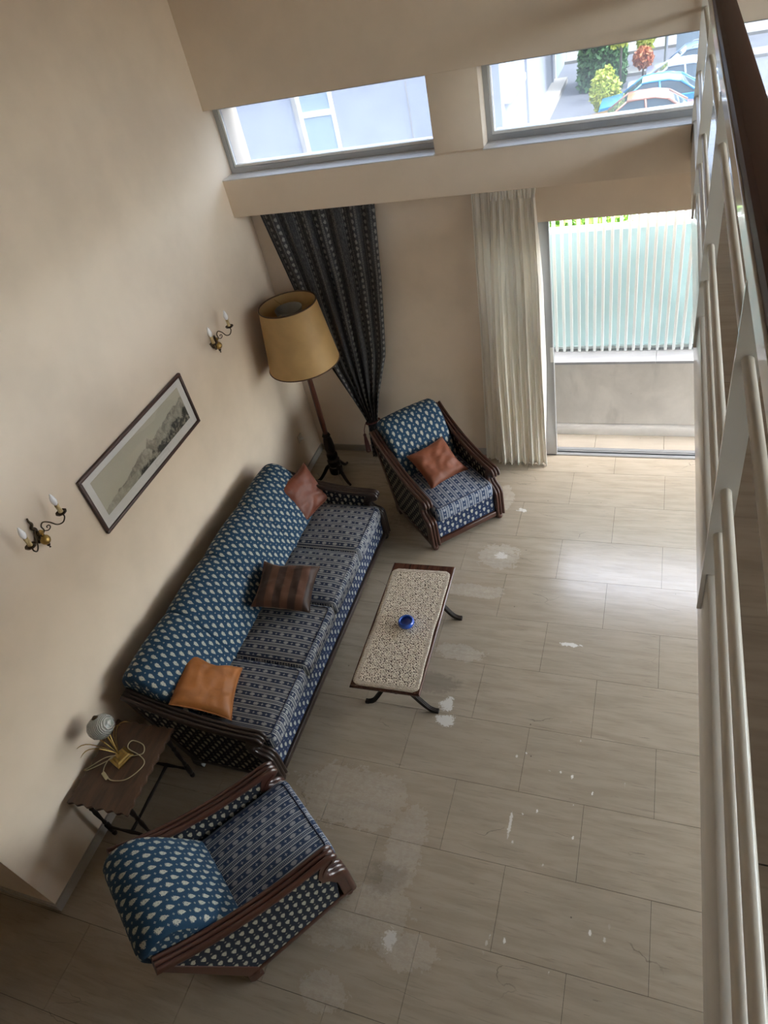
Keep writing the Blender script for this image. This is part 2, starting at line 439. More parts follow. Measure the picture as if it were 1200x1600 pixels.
def box(name, a, b, mat, parent=None, bevel=0, boxuv=False): return MB().box(a, b).build(name, mat, parent, bevel=bevel, boxuv=boxuv, smooth=bool(bevel))
def struct(o, label=None): o['kind'] = 'structure'; return tag(o, label)
def catmull(pts, n=8):
    pts = [Vector(p).to_3d() for p in pts]; out = []
    for i in range(len(pts)-1):
        p0 = pts[max(i-1, 0)]; p1 = pts[i]; p2 = pts[i+1]; p3 = pts[min(i+2, len(pts)-1)]
        for k in range(n):
            t = k/n
            out.append(.5*((2*p1)+(p2-p0)*t+(2*p0-5*p1+4*p2-p3)*t*t+(3*p1-p0-3*p2+p3)*t**3))
    out.append(pts[-1]); return out
def copy_tree(o, parent=None):
    c = o.copy(); COL.objects.link(c)
    if parent: c.parent = parent
    for ch in list(o.children): copy_tree(ch, c)
    return c

# ------------------------------------------------------------------ structure
def wx(y): return -3.21-(y-.70)*.0175
WANG = math.radians(1.0)
ZC = 5.4
TILE = (.785, .451)
floor = struct(box('floor', (-6.6, -4.1, -.30), (4.6, 5.5, -.006), M_grout))
tm = None
for r in range(-11, 10):
    y0 = 1.127+.451*r; off = -.605 if r % 2 == 0 else -.2125
    for k in range(-8, 7):
        x0 = off+.785*k
        if x0 < -6.5 or x0+.785 > 4.6 or y0+.451 > 5.3: continue
        if tm is None:
            t = MB().box((.0011, .0011, -.012), (.7839, .4499, 0)).build('tile', M_floor, floor); tm = t.data
        else: t = link(bpy.data.objects.new('tile', tm), floor)
        t.location = (x0, y0, random.uniform(-.0004, .0004))
k_ = 0
for k in range(-8, 6):                                   # the cut row along the door wall
    x0 = -.255+.785*k
    if x0 < -6.5: continue
    box('tile', (x0+.0011, 5.1871, -.012), (x0+.7839, 5.44, 0), M_floor, floor)
def wall_prism(name, pts, z0, z1, mat=M_wall, parent=None):
    return struct(MB().prism(pts, z0, z1, 'z').build(name, mat, parent))
wall_prism('wall_left', [(wx(.70), .70), (wx(5.7), 5.7), (-3.6, 5.7), (-3.6, .95), (-6.6, .95), (-6.6, .70)], 0, ZC)
struct(box('wall_left_far', (-6.8, -4.1, 0), (-6.6, .95, ZC), M_wall))
def pierced(name, lo, hi, axis, a0, a1, z0, z1):
    """a wall with one opening between a0..a1 along its length and z0..z1 in height"""
    def part(p0, p1, q0, q1):
        A, B = list(lo), list(hi); A[axis] = p0; B[axis] = p1; A[2] = q0; B[2] = q1; return A, B
    m_ = MB()
    for p in ((lo[axis], hi[axis], lo[2], z0), (lo[axis], hi[axis], z1, hi[2]), (lo[axis], a0, z0, z1), (a1, hi[axis], z0, z1)): m_.box(*part(*p))
    return struct(m_.build(name, M_wall))
REAR = (-.8, 1.0, 3.70, 4.5); RIGHT = (0.2, 4.4, 3.40, 4.6)  # rear and upper right openings are added, unseen, to let in more daylight
pierced('wall_rear', (-6.8, -4.3, 0), (4.8, -4.1, ZC), 0, *REAR)
LOWR = (1.7, 5.3, 0.25, 2.30)  # lower right opening, also unseen, put in to light the left wall
pierced('wall_right', (4.6, -4.1, 2.7), (4.8, 5.7, ZC), 1, *RIGHT)
pierced('wall_right_lower', (4.6, -4.1, 0), (4.8, 5.7, 2.7), 1, *LOWR)
struct(box('ceiling', (-6.8, -4.3, ZC), (4.8, 5.7, ZC+.3), M_ceil))
# back wall: lower part, lintel over the sliding door, beam, piers, upper wall
DXL, DXR = -1.27, 2.6  # opening extended behind the curtain and under the landing to admit more daylight
DS = -.84
struct(box('wall_back_lower', (-3.4, 5.42, 0), (DXL, 5.64, 2.575), M_wall))
struct(box('wall_back_lower_right', (DXR, 5.42, 0), (4.6, 5.64, 2.575), M_wall))
struct(box('lintel', (DXL, 5.42, 2.237), (DXR, 5.64, 2.575), M_wall))
struct(MB().box((-3.4, 5.15, 2.575), (4.6, 5.64, 2.858)).build('beam', M_wall, bevel=.004, smooth=True))
W1 = (-3.32, -1.535); W2 = (-1.18, 1.05); W3 = (1.42, 3.6)  # W3 is an unseen extra, added to brighten the room
ZW0, ZW1 = 2.862, 3.352
for a, b in ((W1[1], W2[0]), (W2[1], W3[0]), (W3[1], 4.6)):
    struct(MB().box((a, 5.19, 2.858), (b, 5.64, ZW1)).build('pier', M_wall, bevel=.004, smooth=True))
struct(box('wall_back_upper', (-3.4, 5.19, ZW1), (4.6, 5.64, 9.0), M_wall))
# windows
def window(i, x0, x1, xs=None):
    Y0, Y1 = 5.325, 5.375
    f = MB()
    fr = struct(MB().box((x0, Y0, ZW0), (x1, Y1, ZW0+.042)).box((x0, Y0, ZW1-.028), (x1, Y1, ZW1)).box((x0, Y0, ZW0+.042), (x0+.035, Y1, ZW1-.028)).box((x1-.03, Y0, ZW0+.042), (x1, Y1, ZW1-.028)).build('window_%d' % i, M_alu))
    MB().box((x0+.035, Y0+.012, ZW0+.042), (x1-.03, Y1-.008, ZW0+.06)).box((x0+.035, Y0+.012, ZW0+.06), (x0+.05, Y1-.008, ZW1-.028)).build('glazing_bead', M_plastic, fr)
    box('pane', (x0+.035, 5.352, ZW0+.042), (x1-.03, 5.356, ZW1-.028), M_glass_d, fr)
    a = xs or x0
    MB().box((a, 5.148, 2.858), (x1, 5.232, 2.866)).build('sill_board', M_sill, fr, bevel=.002)
    MB().box((a, 5.235, 2.858), (x1, 5.325, 2.866)).build('sill_board', M_sill, fr, bevel=.002)
    MB().box((x0, 5.375, 2.858), (x1, 5.70, 2.85)).build('outer_sill', M_sill, fr)
    return fr
def added_window(i, axis, at, a0, a1, z0, z1):
    def P(a, t, z): return (a, at+t, z) if axis == 0 else (at+t, a, z)
    m_ = MB()
    for p in ((a0, a1, z0, z0+.05), (a0, a1, z1-.05, z1)): m_.box(P(p[0], -.03, p[2]), P(p[1], .03, p[3]))
    n_ = 5
    for k in range(n_+1):
        a = a0+(a1-a0-.05)*k/n_; m_.box(P(a, -.03, z0+.05), P(a+.05, .03, z1-.05))
    f = struct(m_.build('window_%d' % i, M_alu))  # frames for the unseen openings added for daylight
    MB().box(P(a0+.01, -.003, z0+.02), P(a1-.01, .003, z1-.02)).build('pane', M_glass, f)
added_window(4, 0, -4.2, *REAR); added_window(5, 1, 4.7, *RIGHT); added_window(6, 1, 4.7, *LOWR)
window(1, wx(5.33)+.002, W1[1], wx(5.2)+.001); window(2, *W2); window(3, *W3)
# sliding door frame and track
d = struct(MB().box((DS-.085, 5.44, 0), (DS+.045, 5.50, 2.237)).box((DXL, 5.44, 0), (DXL+.04, 5.56, 2.237)).build('door_1', M_alu, bevel=.003))
MB().box((DS-.02, 5.505, .02), (DS+.028, 5.56, 2.22)).build('sash_stile', M_alu, d, bevel=.003)
MB().box((DXL+.04, 5.53, .02), (DS-.02, 5.535, 2.22)).build('pane', M_glass, d)
MB().box((DS+.02, 5.435, 1.02), (DS+.045, 5.44, 1.16)).build('lock_plate', M_plastic, d)
MB().box((DXL, 5.44, -.01), (DXR, 5.475, .012)).box((DXL, 5.49, -.01), (DXR, 5.505, .018)).box((DXL, 5.52, -.01), (DXR, 5.56, .012)).build('track', M_alu, d)
MB().box((DXL, 5.44, -.02), (DXR, 5.56, .002)).build('threshold', M_black, d)
MB().box((DXL, 5.565, 2.20), (DXR, 5.625, 2.237)).build('head_rail', M_alu, d)
# skirting
bl = [(wx(.70), .70), (wx(5.42), 5.42), (wx(5.42)+.014, 5.42), (wx(.70)+.014, .688), (-6.6, .688), (-6.6, .70)]
struct(MB().prism(bl, 0, .075, 'z').build('baseboard_left', M_base))
struct(box('baseboard_back', (wx(5.4)+.014, 5.406, 0), (DXL-.01, 5.42, .075), M_base, bevel=.003))

# landing slab, marble slabs, white fascia
LX, LZ = .157, 2.872
land = struct(MB().box((LX+.021, -4.1, 2.66), (4.6, 5.19, LZ-.012)).box((-6.6, -4.1, 2.66), (LX, -.42, LZ-.012)).build('floor_landing', M_ceil))  # second box, behind the camera, is unseen and added to darken the near floor
for ya, yb in ((-.9, .6), (.6, 2.13), (2.13, 3.58), (3.58, 5.19)):
    for xa in (.178, 1.0, 1.82, 2.64, 3.46):
        MB().box((xa+.001, ya+.001, LZ-.02), (xa+.819, yb-.001, LZ)).build('tile', M_land, land, bevel=.001, seg=1)
struct(MB().box((LX, -.42, 2.655), (LX+.021, 5.19, LZ+.006)).build('trim_1', M_white, bevel=.003, smooth=True), 'white edging strip along the landing')

# balustrade
bal = thing('balustrade', 'white steel balustrade with flat posts and thin horizontal rods under brown wooden handrail', 'railing', (LX, -.42, LZ))
def rel(o_, p): return tuple(a-b for a, b in zip(p, o_))
BO = (LX, -.42, LZ)
post_me = None
for y in (5.155, 3.87, 2.575, 1.27, -.03):
    p = MB().box(rel(BO, (.1455, y-.005, 2.752)), rel(BO, (.1562, y+.005, 3.61))).box(rel(BO, (.1562, y-.005, LZ+.007)), rel(BO, (.192, y+.005, 3.61)))
    p.build('post', M_white, bal)
for z in (3.008, 3.138, 3.458):
    MB().tube([rel(BO, (.168, -.42, z)), rel(BO, (.168, 5.185, z))], .0115, 12).build('rod', M_rod, bal, smooth=True)
MB().box(rel(BO, (.147, -.42, 3.605)), rel(BO, (.20, 5.185, 3.655))).build('top_bar', M_white, bal, bevel=.003)
hr = [(.152, 3.656), (.150, 3.672), (.152, 3.690), (.163, 3.700), (.213, 3.700), (.226, 3.692), (.228, 3.672), (.225, 3.656)]
MB().prism([(a-BO[0], b-BO[2]) for a, b in hr], 0, 5.605, 'y').build('handrail', M_rail, bal, smooth=True)['label'] = 'dark red-brown wooden handrail'

# ------------------------------------------------------------------ outside the door
balc = struct(box('floor_balcony', (-3.4, 5.5, -.30), (4.6, 6.3, -.02), M_grout))
for k in range(-6, 6):
    x0 = -.46+.62*k
    if x0 < -3.6 or x0 > 3.4: continue
    MB().box((x0+.0015, 5.562, -.03), (x0+.6185, 5.84, -.008)).build('tile', M_balc, balc, bevel=.0015, seg=1)
par = struct(box('wall_parapet', (-3.4, 5.85, -.30), (4.6, 6.16, .765), M_ext))
for x0 in (-3.2, -1.9, .72, 2.02):
    w_ = 1.3 if x0 != -1.9 else 2.62
    MB().box((x0+.001, 5.832, .105), (x0+w_-.001, 5.85, .765)).build('cladding_slab', M_clad, par, bevel=.001, seg=1)
MB().prism([(5.85, -.01), (5.80, -.01), (5.80, .05), (5.815, .085), (5.85, .105)], -3.3, 3.4, 'x').build('base_moulding', M_clad, par, smooth=True)
for x0 in (-3.2, -1.58, .04, 1.66):
    MB().box((x0+.001, 5.82, .765), (x0+1.619, 6.2, .792)).build('coping_slab', M_coping, par, bevel=.003)
fen = thing('balcony_fence', 'white vertical bar fence with pale green screen on balcony parapet', 'fence', (-3.0, 6.03, .792))
FO = (-3.0, 6.03, .792)
for i in range(76):
    x = -2.96+.0683*i
    b = MB().box(rel(FO, (x-.0125, 6.01, .792)), rel(FO, (x+.0125, 6.045, 2.07))) if i == 0 else None
    if b: b0 = b.build('bar', M_bar, fen, bevel=.003, seg=1)
    else:
        c = link(bpy.data.objects.new('bar', b0.data), fen); c.location = (x+2.96, 0, 0)
MB().box(rel(FO, (-3.0, 6.075, .797)), rel(FO, (2.3, 6.08, 1.945))).build('screen_panel', M_panel, fen)['label'] = 'pale green translucent screen'
MB().box(rel(FO, (-3.0, 6.047, .80)), rel(FO, (2.3, 6.073, .825))).build('lower_rail', M_bar, fen)
MB().box(rel(FO, (-3.0, 6.045, 1.90)), rel(FO, (2.3, 6.073, 1.93))).build('upper_rail', M_bar, fen)
MB().box(rel(FO, (-3.0, 6.005, 2.07)), rel(FO, (2.3, 6.05, 2.095))).build('top_rail', M_bar, fen)

#PART2
# ------------------------------------------------------------------ upholstered suite
RAILP = [(-.90, .775), (-.75, .700), (-.60, .642), (-.45, .600), (-.30, .570), (-.15, .554), (-.04, .550)]
NOSE = [(.012, .543), (.038, .524), (.045, .503), (.038, .482), (.016, .466)]
POSTP = [(-.020, .452), (-.040, .425), (-.038, .395), (-.012, .368), (.028, .348), (.052, .322), (.060, .285), (.060, .18), (.060, .062)]
def reeded_sweep(path, wid, thick, reeds=3):
    path = [Vector((p[0], p[1])) for p in path]; n = len(path); m_ = MB(); sec = []
    for k in range(reeds*6+1):
        t = k/(reeds*6); sec.append((-wid/2+wid*t, -.010+.014*abs(math.sin(t*reeds*PI))**.8))
    sec += [(wid/2, -thick), (-wid/2, -thick)]
    ns = len(sec); vs = []
    for i in range(n):
        t = (path[min(i+1, n-1)]-path[max(i-1, 0)]).normalized(); nr = Vector((-t.y, t.x))
        for x, h in sec: p = path[i]+nr*h; vs.append((x, p.x, p.y))
    fs = [tuple(range(ns)), tuple(range((n-1)*ns, n*ns))[::-1]]
    for i in range(n-1):
        for k in range(ns): fs.append((i*ns+k, i*ns+(k+1) % ns, (i+1)*ns+(k+1) % ns, (i+1)*ns+k))
    return m_.add(vs, fs)
def rounded_block(x0, x1, y0, y1, z0, z1, rad, crown, n=14, jit=0):
    """cushion: a superellipse-edged block with a crowned top; top lies in XY"""
    m_ = MB(); vs = []; fs = []; cx_, cy_ = (x0+x1)/2, (y0+y1)/2; hx, hy = (x1-x0)/2, (y1-y0)/2
    rings = [(-1, rad, 0)]
    prof = []
    for k in range(5): a = PI/2*k/4; prof.append((rad*(1-math.sin(a)), z0+rad*(1-math.cos(a))))
    for k in range(6): a = PI/2*k/5; prof.append((rad*(1-math.cos(a)), z1-rad*(1-math.sin(a))))
    def outline(inset, rc=.045):
        pts = []; ax, ay = hx-inset, hy-inset; rc = max(.006, rc-inset*.5)
        for q, (sx, sy) in enumerate(((1, 1), (-1, 1), (-1, -1), (1, -1))):
            for k in range(5):
                a = PI/2*(q+k/4); pts.append((cx_+sx*(ax-rc)+rc*math.cos(a), cy_+sy*(ay-rc)+rc*math.sin(a)))
            nx_ = ((1, 1), (-1, 1), (-1, -1), (1, -1))[(q+1) % 4]
            a = PI/2*(q+1); p0 = pts[-1]; p1 = (cx_+nx_[0]*(ax-rc)+rc*math.cos(a), cy_+nx_[1]*(ay-rc)+rc*math.sin(a))
            for k in range(1, 8): t = k/8; pts.append((p0[0]+(p1[0]-p0[0])*t, p0[1]+(p1[1]-p0[1])*t))
        return pts
    N = None
    for ins, z in prof:
        o = outline(ins); N = len(o); vs += [(x, y, z) for x, y in o]
    top = outline(rad)
    K = 6
    for k in range(1, K+1):
        t = k/K*.98
        for x, y in top:
            X = cx_+(x-cx_)*(1-t); Y = cy_+(y-cy_)*(1-t)
            e = (1-abs((X-cx_)/hx)**3)*(1-abs((Y-cy_)/hy)**3)
            vs.append((X, Y, z1+crown*e+jit*mnoise.noise((X*7, Y*7, 3.1+x0))))
    R = len(vs)//N
    for i in range(R-1):
        for k in range(N): fs.append((i*N+k, i*N+(k+1) % N, (i+1)*N+(k+1) % N, (i+1)*N+k))
    fs += [tuple(range(N))[::-1], tuple(range((R-1)*N, R*N))]
    m_.add(vs, fs); edge = [vs[10*N+k] for k in range(N)]; low = [vs[2*N+k] for k in range(N)]
    return m_, edge, low
BACKP = [(-.44, .30), (-.50, .42), (-.535, .50), (-.585, .60), (-.64, .70), (-.69, .775), (-.735, .825), (-.785, .857), (-.845, .868), (-.90, .852), (-.945, .812), (-.962, .76), (-.95, .70), (-.90, .58), (-.72, .12), (-.62, .12)]
BACKP = [(p.x, p.y) for p in catmull([(a, b, 0) for a, b in BACKP], 3)]
def back_cushion(x0, x1, end0, end1):
    cyy = sum(p[0] for p in BACKP)/len(BACKP); czz = sum(p[1] for p in BACKP)/len(BACKP)
    xs = []
    def ends(s, full):
        return [(0, .045 if full else .014), (.006, .026 if full else .006), (.018, .010 if full else .002), (.035, .002 if full else 0), (.06, 0)]
    st = [(x0+d_, s) for d_, s in ends(1, end0)]+[(x0+(x1-x0)*k/6, 0) for k in range(1, 6) if .07 < (x1-x0)*k/6 < (x1-x0)-.07]+[(x1-d_, s) for d_, s in reversed(ends(1, end1))]
    n = len(BACKP); vs = []; fs = []; uvs = []; L = [0]
    for i in range(1, n): L.append(L[-1]+math.hypot(BACKP[i][0]-BACKP[i-1][0], BACKP[i][1]-BACKP[i-1][1]))
    for x, s in st:
        bul = .012*math.sin(PI*(x-x0)/(x1-x0))
        for k, (y, z) in enumerate(BACKP):
            dy, dz = y-cyy, z-czz; d_ = math.hypot(dy, dz); f = (d_-s)/d_
            b = bul if k < 30 else 0
            vs.append((x, cyy+dy*f+b*dy/d_*(1 if dz > 0 or dy > 0 else 0), czz+dz*f+b*max(0, dz)/d_))
    for i in range(len(st)-1):
        for k in range(n):
            j = (k+1) % n; fs.append((i*n+k, i*n+j, (i+1)*n+j, (i+1)*n+k))
            l0, l1 = L[k], (L[k+1] if k+1 < n else L[-1]+.02)
            uvs.append([(st[i][0], l0), (st[i][0], l1), (st[i+1][0], l1), (st[i+1][0], l0)])
    m_ = MB(); m_.add(vs, fs, uvs)
    m_.add([vs[k] for k in range(n)]+[vs[(len(st)-1)*n+k] for k in range(n)], [tuple(range(n))[::-1], tuple(range(n, 2*n))], [[BACKP[k] for k in range(n)][::-1], list(BACKP)])
    return m_
def suite_seat(name, label, cat, group, loc, rot, W, nseat, wood_, stripe, panel_mat=None):
    t = thing(name, label, cat, loc, (0, 0, rot), group)
    RW = .085; h = W/2; xi = h-RW
    path = [(p.x, p.y) for p in catmull([(a, b, 0) for a, b in RAILP], 4)][:-1]+[(p.x, p.y) for p in catmull([(a, b, 0) for a, b in RAILP[-1:]+NOSE+POSTP], 4)]
    for s in (-1, 1):
        xc = s*(h-RW/2)
        a = reeded_sweep(path, RW, .030); a.v = [(x+xc, y, z) for x, y, z in a.v]
        a.build('arm_rail', wood_, t, smooth=True, angle=50)
        # wooden plate of the front post, behind the reeded face
        post = [(p[0]-.012, p[1]) for p in path if p[1] < .545 and p[0] > -.06 and path.index(p) > 22]
        inner = [(-.02, .085), (-.02, .26), (-.05, .33), (-.09, .37), (-.095, .44), (-.07, .50), (-.05, .53)]
        MB().prism(post+inner, xc-RW/2+.004, xc+RW/2-.004, 'x').build('front_post', wood_, t, bevel=.003)
        top = [(y, z-.018) for y, z in RAILP]
        pan = [(-.05, .085), (-.02, .26), (-.06, .34), (-.10, .38), (-.09, .45), (-.055, .515)]+top[::-1]+[(-.865, .72), (-.62, .085)]
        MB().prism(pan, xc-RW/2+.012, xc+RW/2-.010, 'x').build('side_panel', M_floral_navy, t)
        MB().box((xc-RW/2+.004, -.655, .062), (xc+RW/2-.004, .045, .098)).build('side_rail', wood_, t, bevel=.004, smooth=True)
        rl = [(-.585, .098), (-.60, .03), (-.585, 0), (-.645, 0), (-.665, .03), (-.655, .11), (-.895, .735), (-.86, .745)]
        MB().prism(rl, xc-RW/2+.004, xc+RW/2-.004, 'x').build('rear_leg', wood_, t, bevel=.003)
        MB().lathe([(.012, 0), (.024, .006), (.030, .024), (.027, .045), (.018, .055), (.02, .066)], 16, (xc, .018, 0)).build('bun_foot', wood_, t, smooth=True)
    MB().box((-xi+.001, .012, .062), (xi-.001, .050, .112)).build('front_rail', wood_, t, bevel=.006, smooth=True)
    MB().box((-xi+.001, -.02, .112), (xi-.001, .030, .305)).build('front_band', M_floral_shaded, t, bevel=.006, boxuv=True)
    MB().box((-xi+.001, -.62, .10), (xi-.001, -.02, .298)).build('seat_base', M_piping, t)
    cw = (2*xi-.004)/nseat
    for k in range(nseat):
        x0 = -xi+.002+cw*k
        c, edge, low = rounded_block(x0+.002, x0+cw-.002, -.56, .062, .300, .432, .028, .022, jit=.006)
        if nseat > 1: c.v = [(x, y, z+.004*math.sin(k*2.1)) for x, y, z in c.v]
        c_ = c.build('seat_cushion', stripe[k % len(stripe)], t, smooth='all', boxuv=True)
        MB().tube(edge, .0045, 6, True).build('piping', M_piping, c_, smooth='all')
        MB().tube(low, .004, 6, True).build('piping', M_piping, c_, smooth='all')
        back_cushion(x0, x0+cw, k == 0, k == nseat-1).build('back_cushion', M_floral, t, smooth='all')
    return t
suite_seat('sofa', 'long four-seat blue floral sofa with dark reeded wooden arms along the cream wall', 'sofa', None, (-2.165, 2.965, 0), -PI/2, 2.44, 4, M_walnut, [M_stripe, M_stripe, M_stripe, M_stripe])
suite_seat('armchair', 'blue floral armchair by the window curtains, holding a square rust pillow', 'armchair', 'armchairs matching the sofa', (-1.43, 4.295, 0), math.radians(-135.6), .745, 1, M_maho, [M_stripe_blue])
suite_seat('armchair', 'empty blue floral armchair beside the worn side table, no pillow on it', 'armchair', 'armchairs matching the sofa', (-1.735, 1.409, 0), math.radians(-35.6), .745, 1, M_maho, [M_stripe_blue])

# ------------------------------------------------------------------ scatter pillows
def pillow(label, mat, c, az, el, spin, wd, ht, th, seed, droop=0, notch=0, off=0):
    n = 22; m_ = MB(); vs = []; fs = []
    for side in (1, -1):
        for j in range(n+1):
            for i in range(n+1):
                u, v = i/n*2-1, j/n*2-1
                px = u*(1-.085*(1-v*v)*abs(u)); py = v*(1-.085*(1-u*u)*abs(v))
                py -= notch*math.exp(-((u-off)/.42)**2)*max(0, v)**2
                e = max(0, (1-u**4)*(1-v**4)); hgt = th*.5*e**.55
                hgt *= 1+.22*mnoise.noise((u*1.7+seed, v*1.7, side)); 
                fold = (mnoise.noise((u*4+seed, v*2.2, side*2))*.012+abs(mnoise.noise((u*2.6+seed+v*1.3, v*3.1-u, side*3+seed)))*.016)*e**.3
                vs.append((px*wd/2, py*ht/2, side*(hgt+.003)+fold*side-droop*(u*u+v*v)*.5))
    N = (n+1)**2
    for s in (0, 1):
        for j in range(n):
            for i in range(n):
                a = s*N+j*(n+1)+i; q = (a, a+1, a+n+2, a+n+1); fs.append(q if s == 0 else q[::-1])
    rim = [j for j in range(n+1)]+[(k+1)*(n+1)-1 for k in range(1, n+1)]+[n*(n+1)+k for k in range(n-1, -1, -1)]+[k*(n+1) for k in range(n-1, 0, -1)]
    for k in range(len(rim)): a, b = rim[k], rim[(k+1) % len(rim)]; fs.append((a, b, N+b, N+a))
    m_.add(vs, fs); o = m_.build('pillow', mat, None, smooth='all')
    az, el, spin = map(math.radians, (az, el, spin))
    nn = Vector((math.cos(az)*math.cos(el), math.sin(az)*math.cos(el), math.sin(el)))
    e = Vector((0, 0, 1)).cross(nn).normalized(); u = nn.cross(e)
    A = e*math.cos(spin)+u*math.sin(spin); B = -e*math.sin(spin)+u*math.cos(spin)
    mt = Matrix.Identity(4)
    for i in range(3): mt[i][0] = A[i]; mt[i][1] = B[i]; mt[i][2] = nn[i]; mt[i][3] = c[i]
    o.matrix_world = mt
    o.data.materials[0] = mat
    rp = [Vector(vs[k]) for k in rim]
    MB().tube(rp, .0035, 6, True).build('piping', mat, o, smooth='all')
    return tag(o, label, 'pillow', 'scatter pillows')
pillow('copper satin pillow at the end of the sofa next to the side table', M_copper, (-2.655, 2.05, .575), 17.7, 55, -91, .415, .42, .12, 1.3, notch=.19)
pillow('dull rust pillow standing in the sofa corner next to the floor lamp', M_rust2, (-2.74, 4.00, .60), -16, 28, -88, .39, .39, .11, 5.1, notch=.05)
pillow('dark brown striped satin pillow lying mid-sofa', M_brown, (-2.475, 2.985, .565), -20, 76, -60, .44, .42, .13, 9.7, notch=.12, off=-.4)
pillow('rust satin pillow lying on the armchair by the window', M_rust, (-1.70, 4.58, .535), -40.7, 62, -88.6, .39, .39, .12, 3.2, notch=.06, off=.3)

# ------------------------------------------------------------------ coffee table, lace runner, ashtray
CT = thing('coffee_table', 'low narrow mahogany coffee table on two pairs of splayed reeded legs', 'coffee table', (-1.512, 2.875, 0), (0, 0, math.radians(1.6)))
tb = MB(); prof = [(.2375, .565, .424), (.243, .570, .430), (.243, .570, .436), (.238, .565, .440), (.240, .567, .445), (.237, .564, .450)]
vs = []
for hx, hy, z in prof: vs += [(-hx, -hy, z), (hx, -hy, z), (hx, hy, z), (-hx, hy, z)]
fs = [(3, 2, 1, 0), tuple(range(20, 24))]+[(i*4+k, i*4+(k+1) % 4, (i+1)*4+(k+1) % 4, (i+1)*4+k) for i in range(5) for k in range(4)]
tb.add(vs, fs).build('table_top', M_tab, CT)
MB().box((-.19, -.50, .395), (.19, .50, .4245)).build('apron', M_tab, CT, bevel=.004)
for yy in (-.40, .435):
    MB().lathe([(.03, .20), (.034, .215), (.026, .235), (.024, .27), (.036, .31), (.038, .34), (.024, .37), (.036, .385), (.05, .396)], 18, (0, yy, 0)).build('pedestal', M_tab, CT, smooth=True)
    for s in (-1, 1):
        pts = catmull([(0, .25), (.05, .262), (.11, .215), (.165, .12), (.215, .045), (.262, .022)], 5)
        m_ = MB(); sec = []
        for k in range(13): t_ = k/12; sec.append((-.021+.042*t_, -.004+.005*abs(math.sin(t_*3*PI))))
        vs = []
        for i, p in enumerate(pts):
            T = (pts[min(i+1, len(pts)-1)]-pts[max(i-1, 0)]).normalized(); N_ = Vector((-T.y, T.x, 0)); th = .034-.016*i/len(pts)
            wv = 1-.25*i/len(pts)
            for yv, hh in sec+[(.021, -th), (-.021, -th)]: q = p+N_*hh; vs.append((s*q.x, yy+yv*wv, q.y))
        ns = len(sec)+2; fs = [tuple(range(ns)), tuple(range((len(pts)-1)*ns, len(pts)*ns))]
        for i in range(len(pts)-1):
            for k in range(ns): fs.append((i*ns+k, i*ns+(k+1) % ns, (i+1)*ns+(k+1) % ns, (i+1)*ns+k))
        lg = m_.add(vs, fs).build('leg', M_ebony, CT, smooth=True, angle=60)
        MB().box((s*.258-.014, yy-.017, 0), (s*.258+.014, yy+.017, .024)).build('toe_cap', M_ebony, lg, bevel=.004)
MB().tube([(0, -.40, .235), (0, -.2, .235), (0, .2, .235), (0, .435, .235)], .014, 10).build('stretcher', M_tab, CT, smooth=True)
# runner: slightly wavy sheet lying on the top
m_ = MB(); nx, ny = 24, 60; vs = []; fs = []; uvs = []
cor = [Vector((-1.722, 2.312)), Vector((-1.268, 2.322)), Vector((-1.300, 3.392)), Vector((-1.752, 3.372))]
def runner_pt(a, b):
    p = (cor[0]*(1-a)+cor[1]*a)*(1-b)+(cor[3]*(1-a)+cor[2]*a)*b
    k = .006*math.sin(b*9+a)+.004*math.sin(b*23)
    cr = .02*((max(0, abs(a-.5)*2-.85)/.15)*(max(0, abs(b-.5)*2-.94)/.06))
    p = p+Vector((k*(1 if a > .5 else -1)*abs(a-.5), 0))
    c = Vector((-1.51, 2.85)); p = p+(c-p).normalized()*cr
    return p
for j in range(ny+1):
    for i in range(nx+1):
        p = runner_pt(i/nx, j/ny); vs.append((p.x, p.y, .4535+.0015*mnoise.noise((i*.5, j*.5, 0))))
for j in range(ny):
    for i in range(nx):
        a = j*(nx+1)+i; fs.append((a, a+1, a+nx+2, a+nx+1)); uvs.append([(.45*x_/nx, 1.08*y_/ny) for x_, y_ in ((i, j), (i+1, j), (i+1, j+1), (i, j+1))])
rn = m_.add(vs, fs, uvs).build('lace_runner', M_lace, None, smooth='all')
sl = rn.modifiers.new('thickness', 'SOLIDIFY'); sl.thickness = .0009; sl.offset = 1
tag(rn, 'cream crochet lace runner spread along the low table top', 'runner')
M_blue = Mat('cobalt_glazed_glass', (.012, .075, .42), .12, Coat_Weight=.6).m
ash = MB().lathe([(.030, 0), (.046, .004), (.057, .018), (.059, .032), (.053, .046), (.047, .050), (.041, .049), (.039, .042), (.042, .026), (.036, .012), (.0, .009)], 32, (0, 0, 0)).build('ashtray', M_blue, None, smooth='all')
ash.location = (-1.492, 2.85, .458); tag(ash, 'small round cobalt blue ashtray on the lace runner', 'ashtray')

